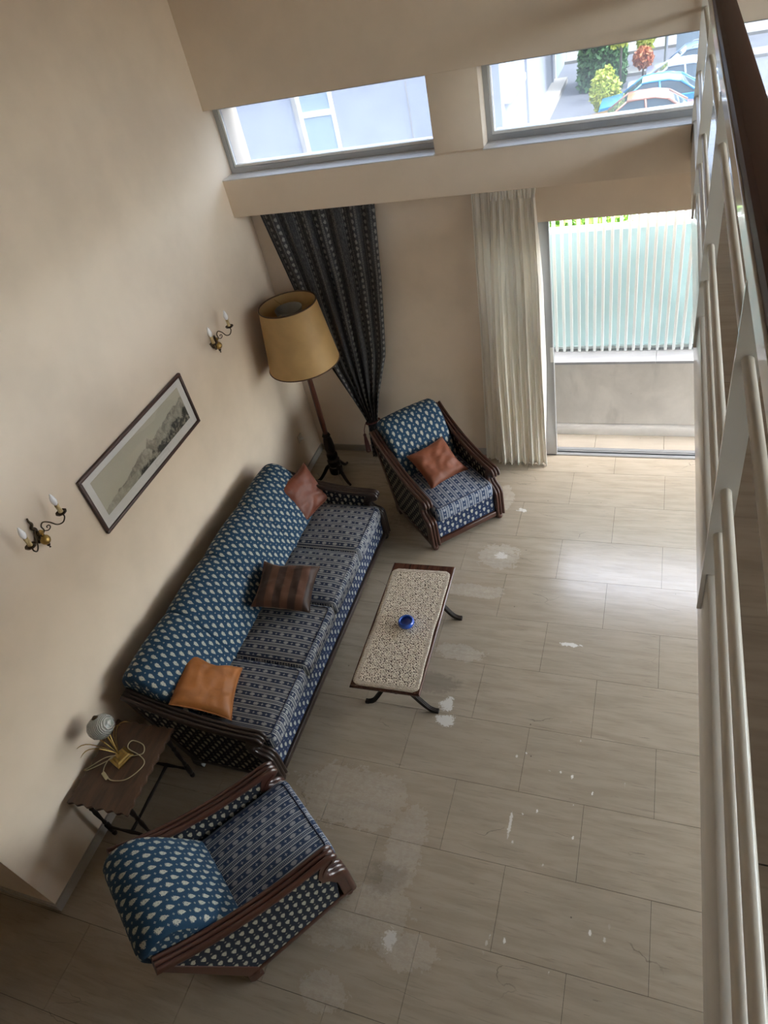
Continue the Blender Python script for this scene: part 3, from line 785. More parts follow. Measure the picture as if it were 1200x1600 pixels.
# ------------------------------------------------------------------ floor lamp
LB = (-2.925, 4.955, 0)
fl = thing('floor_lamp', 'tall wooden floor lamp with large mustard drum shade in the corner', 'floor lamp', LB)
MB().lathe([(.04, .06), (.066, .075), (.070, .14), (.056, .16), (.062, .175), (.064, .23), (.048, .25), (.056, .265), (.056, .30), (.040, .32), (.046, .33), (.052, .38), (.044, .47), (.034, .51), (.042, .525), (.030, .55)], 20).build('turned_base', M_ebony, fl, smooth=True)
MB().lathe([(.023, .50), (.027, .70), (.026, 1.0), (.021, 1.36), (.017, 1.46), (.022, 1.48), (.012, 1.50), (.010, 1.62)], 16).build('pole', M_pole, fl, smooth=True)
for k in range(3):
    a = math.radians(-35+120*k); pts = catmull([(.03, .16), (.075, .155), (.125, .09), (.18, .028), (.225, .014)], 5)
    MB().tube([(p.x*math.cos(a), p.x*math.sin(a), p.y) for p in pts], [.024-.012*i/len(pts) for i in range(len(pts))], 8).build('leg', M_ebony, fl, smooth=True)
Z0, Z1, R0, R1 = 1.33, 1.895, .322, .252
M_trim = Mat('brown_shade_braid', (.07, .035, .015), .8).m
sh = MB().lathe([(R0, Z0), (R0*.75+R1*.25, Z0*.75+Z1*.25), (R0*.5+R1*.5, Z0*.5+Z1*.5), (R1, Z1), (R1-.003, Z1), (R0-.003, Z0), (R0, Z0)], 64)
sh.f = [f for f in sh.f if len(f) == 4]
sh = sh.build('shade', M_shade, fl, smooth=True); sh['label'] = 'mustard parchment drum shade'
for r, z in ((R0, Z0), (R1, Z1)): MB().tube([(r*math.cos(2*PI*k/64), r*math.sin(2*PI*k/64), z) for k in range(64)], .006, 6, True).build('braid', M_trim, sh, smooth='all')
M_milk = Mat('milky_glass_reflector', (.13, .12, .095), .3, Coat_Weight=.3).m
MB().lathe([(.012, 1.62), (.06, 1.70), (.100, 1.77), (.120, 1.858), (.117, 1.858), (.096, 1.775), (.056, 1.71), (.012, 1.64)], 32).build('reflector_bowl', M_milk, fl, smooth='all')
MB().lathe([(.012, 1.60), (.014, 1.64), (.018, 1.66), (.012, 1.685), (.0, 1.69)], 16).build('bulb', M_bulb, fl, smooth='all')
for k in range(3):
    a = 2*PI*k/3+.4; MB().tube([(.12*math.cos(a), .12*math.sin(a), 1.852), (R1*math.cos(a), R1*math.sin(a), 1.87)], .0025, 6).build('spider_wire', M_brass, fl)
M_cable = Mat('ivory_flex', (.42, .36, .22), .55).m
M_cable2 = Mat('grey_flex', (.20, .18, .15), .55).m
pts = []
for k in range(60): a = k*.42; pts.append((.058*math.cos(a), .058*math.sin(a), .10+.10*k/60+.012*math.sin(a*1.7)))
pts += [(.06, -.09, .1), (.10, -.12, .012), (.02, -.17, .008), (-.12, -.12, .008), (-.20, -.02, .008), (-.26, .04, .008)]
MB().tube([p for p in catmull(pts, 3)], .0032, 6).build('power_cord', M_cable2, fl, smooth='all')

# ------------------------------------------------------------------ worn side table
SX, SY, SZ = -2.962, 1.432, .535
st = thing('side_table', 'small worn dark side table with scalloped edge on thin turned legs', 'side table', (SX, SY, 0), (0, 0, math.radians(2)))
pts = []
hx, hy = .222, .292
def wavy(p0, p1, n_, nrm):
    o = []
    for k in range(n_*6):
        t_ = k/(n_*6); e = min(1, min(t_, 1-t_)*9)
        o.append((p0[0]+(p1[0]-p0[0])*t_+nrm[0]*(.007*e*math.cos(t_*n_*2*PI)-.004*e), p0[1]+(p1[1]-p0[1])*t_+nrm[1]*(.007*e*math.cos(t_*n_*2*PI)-.004*e)))
    return o
poly = wavy((-hx, -hy), (hx, -hy), 6, (0, -1))+wavy((hx, -hy), (hx, hy), 8, (1, 0))+wavy((hx, hy), (-hx, hy), 6, (0, 1))+wavy((-hx, hy), (-hx, -hy), 8, (-1, 0))
MB().prism(poly, SZ-.022, SZ, 'z').build('table_top', M_side, st, bevel=.002)
MB().box((-.17, -.235, SZ-.05), (.17, .235, SZ-.0225)).build('apron', M_ebony, st, bevel=.003)
lp = [(.008, 0), (.015, .01), (.017, .03), (.011, .045), (.017, .06), (.018, .14), (.010, .155), (.014, .17), (.009, .20), (.015, .30), (.011, .34), (.016, .36), (.010, .375), (.013, .40), (.016, .42), (.018, SZ-.023)]
for sx_ in (-1, 1):
    for sy_ in (-1, 1): MB().lathe(lp, 12, (sx_*.175, sy_*.235, 0)).build('leg', M_ebony, st, smooth=True)
for sy_ in (-1, 1): MB().tube([(-.175, sy_*.235, .10), (-.09, sy_*.235, .10), (0, sy_*.235, .10), (.09, sy_*.235, .10), (.175, sy_*.235, .10)], [.011, .008, .014, .008, .011], 10).build('end_stretcher', M_ebony, st, smooth=True)
MB().tube([(0, -.235, .10), (0, -.12, .10), (0, 0, .10), (0, .12, .10), (0, .235, .10)], [.013, .009, .012, .009, .013], 10).build('centre_stretcher', M_ebony, st, smooth=True)

# small brass lamp with ribbed glass shade
TL = (-2.985, 1.47, SZ)
tl = thing('table_lamp', 'small brass lamp with ribbed glass globe and thin metal leaves on the side table', 'lamp', TL, (0, 0, math.radians(-20)))
bs = MB(); vs = []; pr = [(.052, 0), (.052, .010), (.046, .016), (.040, .020), (.034, .030), (.022, .034), (.020, .048), (.012, .052)]
for r, z in pr: vs += [(-r, -r*1.15, z), (r, -r*1.15, z), (r, r*1.15, z), (-r, r*1.15, z)]
bs.add(vs, [(3, 2, 1, 0), tuple(range(len(vs)-4, len(vs)))]+[(i*4+k, i*4+(k+1) % 4, (i+1)*4+(k+1) % 4, (i+1)*4+k) for i in range(len(pr)-1) for k in range(4)])
base_ = bs.build('brass_base', M_brass, tl, bevel=.001)
gr = MB()
for k in range(4): gr.box((-.024+.0145*k, -.0475, .0145), (-.016+.0145*k, -.0455, .019)); gr.box((.0395, -.036+.02*k, .0165), (.0445, -.024+.02*k, .0185))
gr.build('relief_ornament', M_brass, base_)
MB().tube(catmull([(0, 0, .05), (-.012, .006, .10), (-.030, .014, .17), (-.046, .020, .205)], 5), .005, 8).build('stem', M_brass, tl, smooth='all')
axs = Vector((-.35, .12, .93)).normalized(); gc = Vector((-.045, .020, .205))
Mg = Mat('ribbed_pale_glass', (.62, .66, .62), .12, Transmission_Weight=.55, IOR=1.35, Coat_Weight=.5)
a_ = Mg.coord('Object'); x_, y_, z_ = Mg.xyz(a_); sp_ = ((x_*x_+y_*y_).sqrt()*0+x_*520+z_*300+y_*380).sin(); Mg.color(Mg.mix(sp_.step(-.4, .6), (.42, .46, .43), (.80, .82, .78))).bump(sp_, .5, .004)
gprof = [(.018, .0), (.050, .008), (.073, .030), (.083, .062), (.080, .092), (.065, .118), (.038, .133), (.016, .139), (.0, .140)]
MB().lathe(gprof, 40, gc, .02, axs).build('glass_shade', Mg.m, tl, smooth='all')
MB().lathe([(.017, -.012), (.020, .0), (.018, .006)], 16, gc, None, axs).build('shade_holder', M_brass, tl, smooth='all')
MB().lathe([(.020, .136), (.021, .142), (.013, .148), (.006, .153), (0, .155)], 16, gc, None, axs).build('shade_cap', M_bronze, tl, smooth='all')
for k, (ang, ln, ht_, arch) in enumerate(((150, .20, .10, .05), (215, .26, .08, .06), (235, .20, .10, .05), (62, .17, .24, .02), (80, .11, .21, .01), (195, .15, .12, .03))):
    a = math.radians(ang); d_ = Vector((math.cos(a), math.sin(a), 0)); p_ = []
    for i in range(9):
        t_ = i/8; p_.append(d_*(ln*t_)+Vector((0, 0, .05+ht_*math.sin(t_*PI*.62)+arch*math.sin(t_*PI))))
    MB().tube(p_, [.0018+.0016*math.sin(PI*i/8) for i in range(8)]+[.0006], 6).build('leaf', M_brass, tl, smooth='all')
lo = [(.03, .02, .02), (.07, .06, .006), (.10, .10, .005), (.05, .135, .005), (-.02, .11, .03), (.02, .06, .05), (.10, .075, .006), (.165, .06, .005), (.175, 0, .005), (.15, -.08, .005), (.08, -.13, .005), (.035, -.135, .008)]
MB().tube(catmull(lo, 6), .0032, 6).build('power_cord', M_cable, tl, smooth='all')
MB().obox((.012, -.138, .009), ((1, -.15, 0), (.15, 1, 0), (0, 0, 1)), (.028, .011, .009)).build('cord_switch', M_cable, tl, bevel=.003)
MB().tube(catmull([(-.016, -.134, .008), (-.05, -.10, .006), (-.045, -.05, .03), (-.01, -.02, .05), (-.06, -.07, .05), (-.14, -.17, .006), (-.155, -.19, .005), (-.13, -.18, .005), (-.05, -.08, .03), (-.02, .0, .03)], 6), .0032, 6).build('power_cord', M_cable, tl, smooth='all')

# ------------------------------------------------------------------ wall things
PY, PZ = 3.08, 1.765
pc = thing('framed_picture', 'long dark framed landscape engraving hanging on the cream wall above the sofa', 'picture', (wx(PY)+.002, PY, PZ), (0, 0, WANG))
PW, PH, PB = 1.275, .428, .022
def frame_bar(a, b):
    MB().box(a, b).build('frame_bar', M_frame, pc, bevel=.004, smooth=True)
frame_bar((0, -PW/2, PH/2-PB), (.024, PW/2, PH/2)); frame_bar((0, -PW/2, -PH/2), (.024, PW/2, -PH/2+PB))
frame_bar((0, -PW/2, -PH/2+PB), (.024, -PW/2+PB, PH/2-PB)); frame_bar((0, PW/2-PB, -PH/2+PB), (.024, PW/2, PH/2-PB))
M_mat_ = Mat('white_mount_board', (.66, .65, .62), .8).m
MB().box((.002, -PW/2+PB, -PH/2+PB), (.010, PW/2-PB, PH/2-PB)).build('mount_board', M_mat_, pc)
def engraving():
    M = Mat('landscape_engraving', (.5, .48, .4), .8); o = M.coord('Object'); x, y, z = M.xyz(o)
    # y along the picture, z up
    rid = M.noise(M.scale(o, (0, 1, 0)), 4.5, 5, .6)
    fine = M.noise(M.scale(o, (0, 1, 1)), 22, 6, .72, .6)
    med = M.noise(M.scale(o, (0, 1, 1)), 8, 5, .65, .4)
    top = (rid-.5)*.13+y*.135-.008
    top = top.max((((y-.05).abs())*-1.1)+.045)
    land = 1-((z-top)/.004).step(0, 1)
    sea = 1-((z+.075+y*.02)/.004).step(0, 1)
    hatch = (z*2300+med*22+y*420).sin().step(.0, .6)
    tone = (fine*.75+med*.5).step(.50, .78)
    near = (1-((z-top+.06+med*.08)/.02).step(0, 1))
    ink = land*((1-tone)*.75+hatch*.18+.1)*(1-sea*(y.lt(-.15))*.35)
    ink = ink*(.45+near*.55)
    col = M.mix((ink*1.5).clamp(), (.47, .44, .345), (.045, .043, .035))
    return M.color(col).m
pr_ = MB().box((.010, -PW/2+.085, -PH/2+.088), (.0108, PW/2-.085, PH/2-.072)).build('print', engraving(), pc); pr_['label'] = 'grey engraving of a hilly coast'
M_ink = Mat('grey_ink_line', (.35, .33, .28), .9).m
cap = MB()
y0c, y1c, z0c, z1c = .02, .20, -PH/2+.040, -PH/2+.068
for a, b in (((.0101, y0c, z0c), (.0104, y1c, z0c+.0012)), ((.0101, y0c, z1c), (.0104, y1c, z1c+.0012)), ((.0101, y0c, z0c), (.0104, y0c+.0012, z1c)), ((.0101, y1c, z0c), (.0104, y1c+.0012, z1c+.0012))): cap.box(a, b)
cap.build('caption_box', M_ink, pc)
MB().box((.0145, -PW/2+PB, -PH/2+PB), (.0160, PW/2-PB, PH/2-PB)).build('picture_glass', M_pglass, pc)

def sconce():
    s = thing('wall_sconce', 'dark bronze two-arm candle wall sconce on the cream wall, the one nearer the side table', 'wall light', (wx(2.03)+.002, 2.03, 1.915), (0, 0, WANG), 'candle wall sconces')
    MB().lathe([(.004, 0), (.030, .002), (.034, .010), (.026, .016), (.020, .02)], 16, (0, 0, .0), None, (1, 0, 0)).build('back_plate', M_bronze, s, smooth=True)
    MB().tube(catmull([(.008, 0, .035), (.012, .006, .06), (.010, -.008, .08), (.014, .006, .10), (.012, 0, .125), (.01, .004, .145)], 4), [.013-.0004*i for i in range(21)], 8).build('crest', M_bronze, s, smooth='all')
    MB().lathe([(.0, -.030), (.014, -.028), (.026, -.016), (.031, 0), (.026, .017), (.014, .028), (.008, .034), (.016, .05), (.020, .058), (.012, .066)], 18, (.045, 0, -.012)).build('brass_ball', M_brass, s, smooth=True)
    MB().tube([(.0, 0, .008), (.05, 0, .03)], .012, 8).build('arm_boss', M_bronze, s, smooth='all')
    MB().lathe([(.0, -.075), (.006, -.070), (.003, -.062), (.009, -.056), (.011, -.048), (.006, -.042)], 12, (.045, 0, -.0)).build('drop_finial', M_bronze, s, smooth=True)
    for k in (-1, 1):
        d_ = Vector((.42, k*.91, 0)).normalized()
        P = lambda r, z: Vector((.048, 0, 0))+d_*r+Vector((0, 0, z))
        pts = catmull([P(.005, .030), P(.022, .045), P(.020, .075), P(.040, .092), P(.070, .068), P(.098, .028), P(.132, .020), P(.155, .045), P(.152, .068)], 6)
        arm = MB().tube(pts, .0042, 8).build('arm', M_bronze, s, smooth='all')
        MB().tube(catmull([P(.022, .04), P(.042, .030), P(.060, .040), P(.058, .056), P(.044, .056), P(.044, .046)], 5), .0032, 6).build('scroll', M_bronze, arm, smooth='all')
        c = P(.152, .068)
        MB().lathe([(.004, -.004), (.014, .0), (.030, .008), (.032, .014), (.022, .010), (.013, .014)], 16, c, .06).build('drip_cup', M_bronze, s, smooth=True)
        MB().lathe([(.0125, .012), (.014, .02), (.012, .04), (.0135, .062), (.013, .070), (.0, .071)], 12, c).build('candle_sleeve', M_candle, s, smooth=True)
        MB().lathe([(.009, .070), (.011, .074), (.017, .092), (.0175, .104), (.012, .125), (.004, .146), (0, .150)], 16, c).build('flame_bulb', M_bulb, s, smooth='all')
    return s
s1 = sconce()
s2 = copy_tree(s1); s2.location = (wx(4.25)+.002, 4.25, 1.915); s2['label'] = 'dark bronze two-arm candle wall sconce beside the mustard lampshade'
ps = thing('wall_socket', 'small white plug socket low on the cream wall behind the sofa end', 'socket', (wx(5.04)+.001, 5.04, .42), (0, 0, WANG))
MB().box((0, -.04, -.04), (.010, .04, .04)).build('face_plate', paint('aged_socket_plate', (.55, .50, .43), .05, .5), ps, bevel=.003, smooth=True)
MB().lathe([(.016, .010), (.017, .030), (.012, .038), (.004, .046)], 14, (0, 0, 0), None, (1, 0, 0)).build('plug', M_plastic, ps, smooth=True)

# ------------------------------------------------------------------ curtains
def cloth(name, mat, zs, left, right, nfold, amp, y0, seed, parent=None, shift=0, pinch=0):
    nu = nfold*10; m_ = MB(); vs = []; fs = []; uvs = []; nz = len(zs); flat = 1.9
    W0 = right(zs[0])-left(zs[0])
    for j, z in enumerate(zs):
        l, r = left(z), right(z); wdt = r-l; t_ = j/(nz-1)
        for i in range(nu+1):
            u = i/nu
            ph = u*nfold*2*PI+1.1*mnoise.noise((u*5+seed, t_*1.3, 0))+.25*math.sin(t_*4+seed)
            a = amp*(.75+.5*mnoise.noise((u*4, t_*2, seed)))*(pinch(t_) if pinch else 1)
            x = l+wdt*u+.35*a*math.sin(ph*2+seed)*min(1, wdt/W0)
            vs.append((x, y0+a*math.sin(ph)+.010*mnoise.noise((u*3, t_*3, seed+5)), z))
    for j in range(nz-1):
        for i in range(nu):
            a = j*(nu+1)+i; fs.append((a, a+1, a+nu+2, a+nu+1))
            uvs.append([(W0*flat*x_/nu, zs[y_]) for x_, y_ in ((i, j), (i+1, j), (i+1, j+1), (i, j+1))])
    o = m_.add(vs, fs, uvs).build(name, mat, parent, smooth='all')
    md = o.modifiers.new('thickness', 'SOLIDIFY'); md.thickness = .0015
    return o
def lerp(pts):
    def f(z):
        for (z0, x0), (z1, x1) in zip(pts, pts[1:]):
            if z <= z0 and z >= z1: t_ = (z0-z)/(z0-z1); return x0+(x1-x0)*t_
        return pts[-1][1] if z < pts[-1][0] else pts[0][1]
    return f
zs = [2.574-(2.574-.03)*k/56 for k in range(57)]
Lf = lerp([(2.58, -3.15), (1.9, -3.03), (1.2, -2.915), (.75, -2.74), (.50, -2.635), (.42, -2.62), (.25, -2.64), (0, -2.66)])
Rf = lerp([(2.58, -2.105), (1.9, -2.18), (1.2, -2.285), (.75, -2.44), (.50, -2.505), (.42, -2.51), (.25, -2.49), (0, -2.46)])
bc = thing('patterned_curtain', 'dark grey patterned curtain swept aside and tied low beside the floor lamp', 'curtain', (-2.6, 5.30, 0))
o = cloth('curtain_cloth', M_curt, zs, Lf, Rf, 7, .026, 5.305, 2.3, pinch=lambda t_: 1+.5*t_)
o.parent = bc; o.data.transform(Matrix.Translation((2.6, -5.30, 0)))
MB().tube([(-.565+.565+.075*math.cos(2*PI*k/24)+.035, .045*math.sin(2*PI*k/24)+.005, .455+.02*math.cos(2*PI*k/24)) for k in range(24)], .010, 8, True).build('tie_band', Mat('tie_cord', (.10, .035, .03), .8).m, bc, smooth='all')
ts = MB(); 
for k in range(12):
    a = 2*PI*k/12; ts.tube([(-.05+.008*math.cos(a), -.075+.008*math.sin(a), .33), (-.05+.018*math.cos(a), -.075+.018*math.sin(a), .25), (-.05+.022*math.cos(a), -.075+.022*math.sin(a), .14)], .004, 5)
ts.lathe([(.004, .36), (.014, .35), (.016, .335), (.010, .325)], 10, (-.05, -.075, 0)); ts.tube([(-.03, -.045, .455), (-.045, -.07, .40), (-.05, -.075, .355)], .004, 6)
ts.build('tassel', Mat('red_tassel_thread', (.13, .045, .04), .85).m, bc, smooth='all')
wc = thing('cream_curtain', 'full-length cream curtain gathered in folds beside the sliding door', 'curtain', (-1.1, 5.30, 0))
zs = [2.574-(2.574-.012)*k/50 for k in range(51)]
Lw = lerp([(2.58, -1.20), (1.8, -1.255), (1.0, -1.29), (0, -1.315)]); Rw = lerp([(2.58, -.865), (1.8, -.845), (1.0, -.85), (0, -.86)])
o = cloth('curtain_cloth', M_sheer, zs, Lw, Rw, 7, .040, 5.285, 6.1, pinch=lambda t_: .5+.6*min(1, t_*3.5)); o.parent = wc; o.data.transform(Matrix.Translation((1.1, -5.30, 0)))
Lw2 = lerp([(2.58, -1.345), (1.4, -1.385), (0, -1.46)]); Rw2 = lerp([(2.58, -1.16), (1.4, -1.22), (0, -1.27)])
o = cloth('side_cloth', M_sheer, zs, Lw2, Rw2, 3, .020, 5.335, 1.1); o.parent = wc; o.data.transform(Matrix.Translation((1.1, -5.30, 0)))
# gathered heading: short soft pleats
hd = MB()
for k in range(15):
    x = -1.185+.0225*k+.004*math.sin(k*2.3)
    hd.tube([(x+1.1, -.02+.008*math.sin(k), 2.572), (x+1.1+.004, -.032+.008*math.sin(k), 2.53), (x+1.1, -.024, 2.47)], [.009, .012, .004], 6)
hd.build('heading_pleats', M_sheer, wc, smooth='all')

#PART3
# ------------------------------------------------------------------ outside beyond the windows
M_street = marble_floor('street_concrete', (.145, .145, .155), (.115, .115, .125), False, .8)
struct(box('ground', (-60, 6.3, -4.3), (60, 140, -4.0), M_street))
M_pave = paint('pale_pavement', (.24, .225, .20), .08, .9); M_asph = paint('grey_asphalt', (.12, .12, .125), .08, .9)
MB().box((-2.7, 41.1, -4.0), (25, 42.6, -3.86)).build('kerb', M_pave)['kind'] = 'structure'
MB().box((-2.7, 42.9, -4.0), (25, 46.2, -3.985)).build('road', M_asph)['kind'] = 'structure'
MB().box((-25, 46.4, -4.0), (33, 55, -3.86)).build('pavement', M_pave)['kind'] = 'structure'
bld = thing('white_building', 'white rendered apartment building across the yard with white framed windows', 'building', (-5.6, 28.0, -4.0))
MB().box((-26, 0, 0), (0, 29, 15)).build('wall', M_ext, bld)
M_shade_c = paint('window_blind_grey', (.30, .36, .40), .03, .6)
def bwin_front(x0, x1, z0, z1, tr):
    t = .15
    f = MB().box((x0, -.05, z0), (x0+t, .02, z1)).box((x1-t, -.05, z0), (x1, .02, z1)).box((x0+t, -.05, z0), (x1-t, .02, z0+t)).box((x0+t, -.05, z1-t), (x1-t, .02, z1)).box((x0+t, -.05, tr), (x1-t, .02, tr+.2)).build('window', M_plastic, bld)
    MB().box((x0+t, -.012, z0+t), (x1-t, -.004, tr)).build('pane', M_shade_c, f); MB().box((x0+t, -.012, tr+.2), (x1-t, -.004, z1-t)).build('pane', M_shade_c, f)
    MB().box((x0-.17, -.08, z0-.4), (x0, .01, z1+.1)).build('side_jamb', M_base, f)
bwin_front(-7.93, -6.41, .64, 5.3, 2.84)
MB().box((-26, -.05, 7.6), (0, 0, 8.1)).build('string_course', M_ext, bld)
for xx in (-11.1, -3.46): MB().box((xx, -.012, 0), (xx+.035, .0, 15)).build('joint_strip', M_base, bld)
def bwin_side(y0, y1, z0, z1):
    t = .2
    f = MB().box((-.02, y0, z0), (.08, y0+t, z1)).box((-.02, y1-t, z0), (.08, y1, z1)).box((-.02, y0+t, z0), (.08, y1-t, z0+t)).box((-.02, y0+t, z1-t), (.08, y1-t, z1)).box((-.02, (y0+y1)/2-.09, z0+t), (.08, (y0+y1)/2+.09, z1-t)).build('window', M_plastic, bld)
    MB().box((.004, y0+t, z0+t), (.012, y1-t, z1-t)).build('pane', M_shade_c, f)
    MB().box((-.02, y0-.25, z0-.25), (.22, y1+.25, z0)).build('sill', M_sill, f)
bwin_side(.82, 4.0, 2.46, 5.3)
bwin_side(9.5, 12.9, 3.9, 6.6)
MB().box((-.02, 5.3, 0), (.10, 5.6, 15)).build('pilaster', M_ext, bld); MB().box((-.02, 13.1, 0), (.09, 13.4, 15)).build('pilaster', M_ext, bld)
dr = MB().box((-.02, 14.0, 0), (.09, 14.25, 3.2)).box((-.02, 19.2, 0), (.09, 19.45, 3.2)).box((-.02, 14.25, 2.95), (.09, 19.2, 3.2)).build('wide_window', M_plastic, bld)
MB().box((.004, 14.25, 0), (.012, 19.2, 2.95)).build('pane', M_shade_c, dr)
MB().box((0, -.5, 0), (.7, 13.9, .25)).build('plinth', paint('beige_plinth', (.50, .44, .36)), bld)

def leaf_mat(name, a, b):
    M = Mat(name, a, .6); n = M.noise(M.coord('POS'), 6, 2); M.color(M.mix(n.step(.3, .7), a, b)); return M.m
def leaves(name, mat, c, r, count, size, label, cat, seed, boxy=False, stem=None, group=None):
    rnd = random.Random(seed); m_ = MB(); t = thing(name, label, cat, (c[0], c[1], c[2]-r[2]), group=group)
    for k in range(count):
        while True:
            p = Vector((rnd.uniform(-1, 1), rnd.uniform(-1, 1), rnd.uniform(-1, 1)))
            l = max(abs(p.x), abs(p.y), abs(p.z)) if boxy else p.length
            if .55 < l < 1: break
        if not boxy: p *= 1+.25*mnoise.noise(p*2.2+Vector((seed, 0, 0)))
        q = Vector((p.x*r[0], p.y*r[1], p.z*r[2]+r[2]))
        a = Vector((rnd.gauss(0, 1), rnd.gauss(0, 1), rnd.gauss(0, .6)+.5)).normalized(); b = a.orthogonal().normalized(); d_ = a.cross(b)
        ang = rnd.uniform(0, 6.28); b, d_ = b*math.cos(ang)+d_*math.sin(ang), d_*math.cos(ang)-b*math.sin(ang)
        s_ = size*rnd.uniform(.6, 1.3)
        m_.add([q-b*s_, q+d_*s_*.5, q+b*s_, q-d_*s_*.5], [(0, 1, 2, 3)])
    f = m_.build('foliage', mat, t); f['kind'] = 'stuff'
    if stem:
        MB().tube([(0, 0, -stem), (.03, .02, r[2]*.5), (0, 0, r[2])], [.05, .04, .02], 8).build('stem', M_trunk, t, smooth='all')
    return t
M_trunk = wood('bark', (.07, .055, .045), (.15, .12, .10), .9, (6, 6, 1), 0)
Lg = leaf_mat('dark_green_leaves', (.03, .09, .025), (.08, .19, .05)); Lf_ = leaf_mat('fresh_green_leaves', (.09, .22, .02), (.25, .42, .06))
Ly = leaf_mat('yellow_green_leaves', (.34, .42, .05), (.62, .60, .10)); Lr = leaf_mat('orange_red_leaves', (.42, .10, .05), (.55, .24, .10))
leaves('tall_bush', Lf_, (-.82, 7.3, .75), (.75, .5, 1.2), 6500, .05, 'bright green bush just beyond the balcony fence', 'shrub', 3, stem=3.55)
leaves('hedge', Lg, (-3.05, 40.2, -1.75), (1.05, 1.4, 2.2), 9000, .14, 'tall clipped dark green hedge at the end of the white building', 'hedge', 5, boxy=True, stem=.06)
leaves('shrub', Ly, (-2.5, 34.35, -3.05), (.58, .34, .85), 2200, .11, 'low yellow-green shrub in front of the hedge', 'shrub', 8, stem=.12)
leaves('shrub', Ly, (-2.08, 37.2, -1.3), (.62, .62, .74), 1700, .11, 'taller yellow shrub between hedge and tree trunk', 'shrub', 9, stem=1.96)
leaves('shrub', Lr, (-1.2, 39.2, -2.95), (.42, .4, .42), 1600, .11, 'rounded orange-red shrub behind the blue car', 'shrub', 12, stem=.65)
leaves('shrub', Ly, (-1.2, 42.2, -2.55), (.42, .42, 1.1), 900, .11, 'slim yellowish shrub at the kerb', 'shrub', 14, stem=.4)
tr_ = thing('tree', 'grey tree trunk standing beyond the yellow shrubs', 'tree', (-2.55, 43.7, -4.0))
MB().tube([(0, 0, 0), (.05, 0, 2.2), (.0, .1, 4.7), (.1, .2, 9)], [.42, .34, .31, .26], 14).build('trunk', M_trunk, tr_, smooth='all')
for k in range(4): a = k*1.7; MB().tube([(.1, .2, 8.6), (.1+.9*math.cos(a), .2+.9*math.sin(a), 10.4), (.1+1.6*math.cos(a), .2+1.6*math.sin(a), 12.4)], [.18, .12, .05], 8).build('branch', M_trunk, tr_, smooth='all')

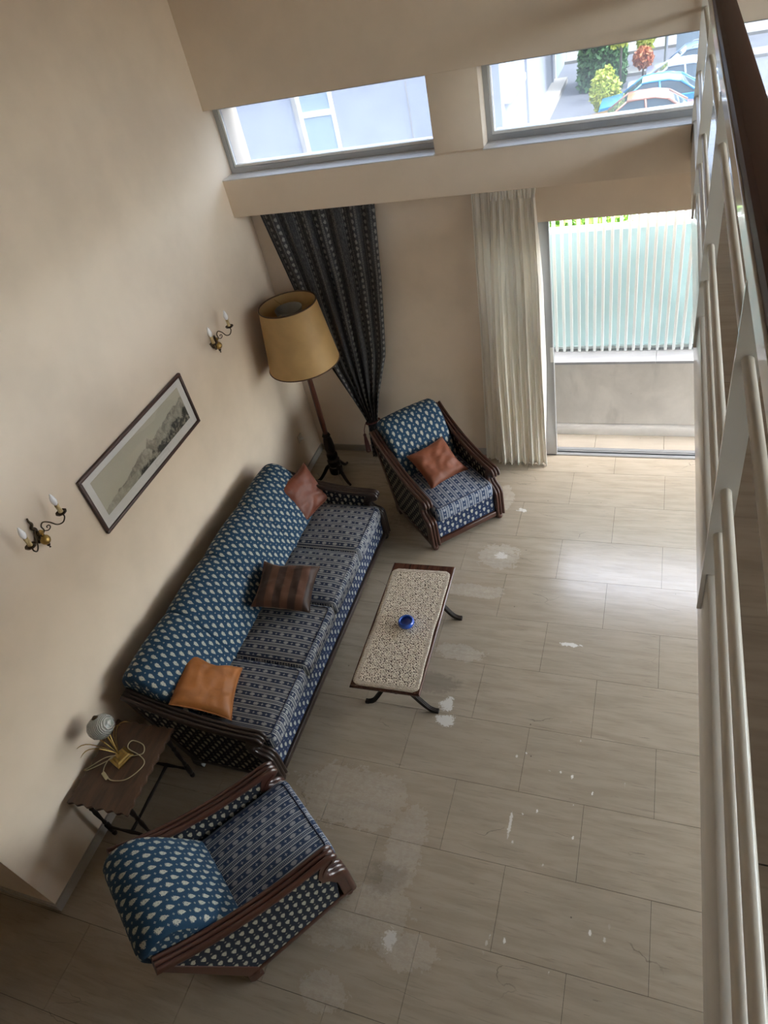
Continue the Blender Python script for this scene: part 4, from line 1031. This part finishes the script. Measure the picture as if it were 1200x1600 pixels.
def car(label, body_c, loc, rz=0, tall=1.45, estate=False, rack=False):
    c = thing('car', label, 'car', loc, (0, 0, rz), 'parked cars')
    pb = Mat('car_paint', body_c, .28, Coat_Weight=.8).m
    tg = Mat('car_window_glass', (.045, .07, .085), .06, Coat_Weight=.5).m
    side = [(-2.02, .30), (-2.05, .62), (-1.98, .80), (-1.1, .92), (1.55, .95), (1.98, .88), (2.04, .60), (2.0, .30)]
    m_ = MB(); W_ = .84
    n = len(side); vs = []
    for y, sc_ in ((-W_, .97), (-W_+.05, 1.0), (W_-.05, 1.0), (W_, .97)):
        for x, z in side: vs.append((x*sc_, y, .3+(z-.3)*(sc_ if z > .8 else 1)))
    fs = [tuple(range(n)), tuple(range(3*n, 4*n))]+[(i*n+k, i*n+(k+1) % n, (i+1)*n+(k+1) % n, (i+1)*n+k) for i in range(3) for k in range(n)]
    m_.add(vs, fs).build('body', pb, c, smooth=True, angle=35)
    rx = 1.75 if estate else 1.0
    low = [(-1.10, .91), (1.62, .94)]
    belt = [(-1.15, .92), (1.66, .94)]; roof = [(-.42, tall-.03), (-.1, tall), (.55, tall), (rx, tall-.06 if estate else tall-.09)]
    prof = [belt[0]]+roof+[belt[1]]
    # glasshouse: side glass with pillars, then roof skin
    gv = []; N = len(prof)
    for y_, ins in ((-1, 1), (1, 1)):
        for x, z in prof: gv.append((x, y_*(W_-.06-.17*(z-.92)/(tall-.92)), z))
    gl = MB().add(gv, [tuple(range(N)), tuple(range(N, 2*N))[::-1]]+[(k, k+1, N+k+1, N+k) for k in range(N-1)]).build('window_band', tg, c, smooth=True, angle=35)
    def skin(name, pts_, th=.03, half=.045):
        for s in (-1, 1):
            q = [(x, s*(W_-.05-.17*(z-.92)/(tall-.92)), z) for x, z in pts_]
            MB().tube(q, half, 6).build(name, pb, c, smooth='all')
    skin('pillar', [belt[0], roof[0]], half=.035); skin('pillar', [(.28, .93), (.22, tall-.02)], half=.045); skin('pillar', [roof[-1], belt[1]], half=.05)
    skin('roof_rail', [roof[0], roof[1], roof[2], roof[3]], half=.04)
    rv = []; 
    for x, z in roof:
        for y_ in (-1, -.5, .5, 1): rv.append((x, y_*(W_-.06-.17*(z-.92)/(tall-.92)), z+.012+.025*(1-y_*y_)))
    MB().add(rv, [(i*4+k, i*4+k+1, (i+1)*4+k+1, (i+1)*4+k) for i in range(len(roof)-1) for k in range(3)]).build('roof', pb, c, smooth='all')
    for x in (-1.28, 1.28):
        for y_ in (-.74, .74):
            wh = MB().lathe([(.0, -.09), (.22, -.09), (.30, -.07), (.31, 0), (.30, .07), (.22, .09), (0, .09)], 20, (x, y_, .31), None, (0, 1, 0)).build('wheel', M_black, c, smooth=True)
            MB().lathe([(.0, -.098), (.19, -.096), (.20, 0), (.19, .096), (0, .098)], 14, (x, y_, .31), None, (0, 1, 0)).build('hub_cap', M_alu, wh, smooth=True)
    if rack:
        for s in (-1, 1): MB().tube([(-.2, s*.55, tall+.03), (-.1, s*.55, tall+.10), (1.2, s*.55, tall+.10), (1.3, s*.55, tall)], .02, 6).build('roof_bar', M_alu, c)
    return c
car('copper orange car parked nearest the window', (.36, .15, .09), (-1.0, 30.6, -4.0))
car('bright blue car parked behind the copper one', (.03, .24, .42), (-.58, 33.0, -4.0))
car('white car parked behind the blue one', (.44, .46, .50), (.32, 35.3, -4.0))
car('silver blue estate car with roof bars, farthest in the row', (.20, .28, .40), (1.0, 37.7, -4.0), 0, 1.5, True, True)
shd = thing('bus_shelter', 'grey street shelter on two thin posts behind the farthest car', 'shelter', (1.3, 42.0, -3.86))
for x in (-1.55, 1.6): MB().tube([(x, 0, 0), (x, 0, 2.5)], .08, 10).build('post', M_alu, shd, smooth=True)
MB().box((-1.8, -.5, 2.5), (1.9, .5, 2.62)).build('roof', M_base, shd); MB().box((-1.1, .42, .4), (1.6, .46, 2.4)).build('back_panel', M_shade_c, shd)
gp = MB().tube([(.19, 22.2, -4.0), (.19, 22.2, -1.4)], .06, 10).build('green_post', Mat('green_post_paint', (.05, .32, .20), .5).m, None, smooth=True)
tag(gp, 'thin green post in the yard beyond the fence', 'post')
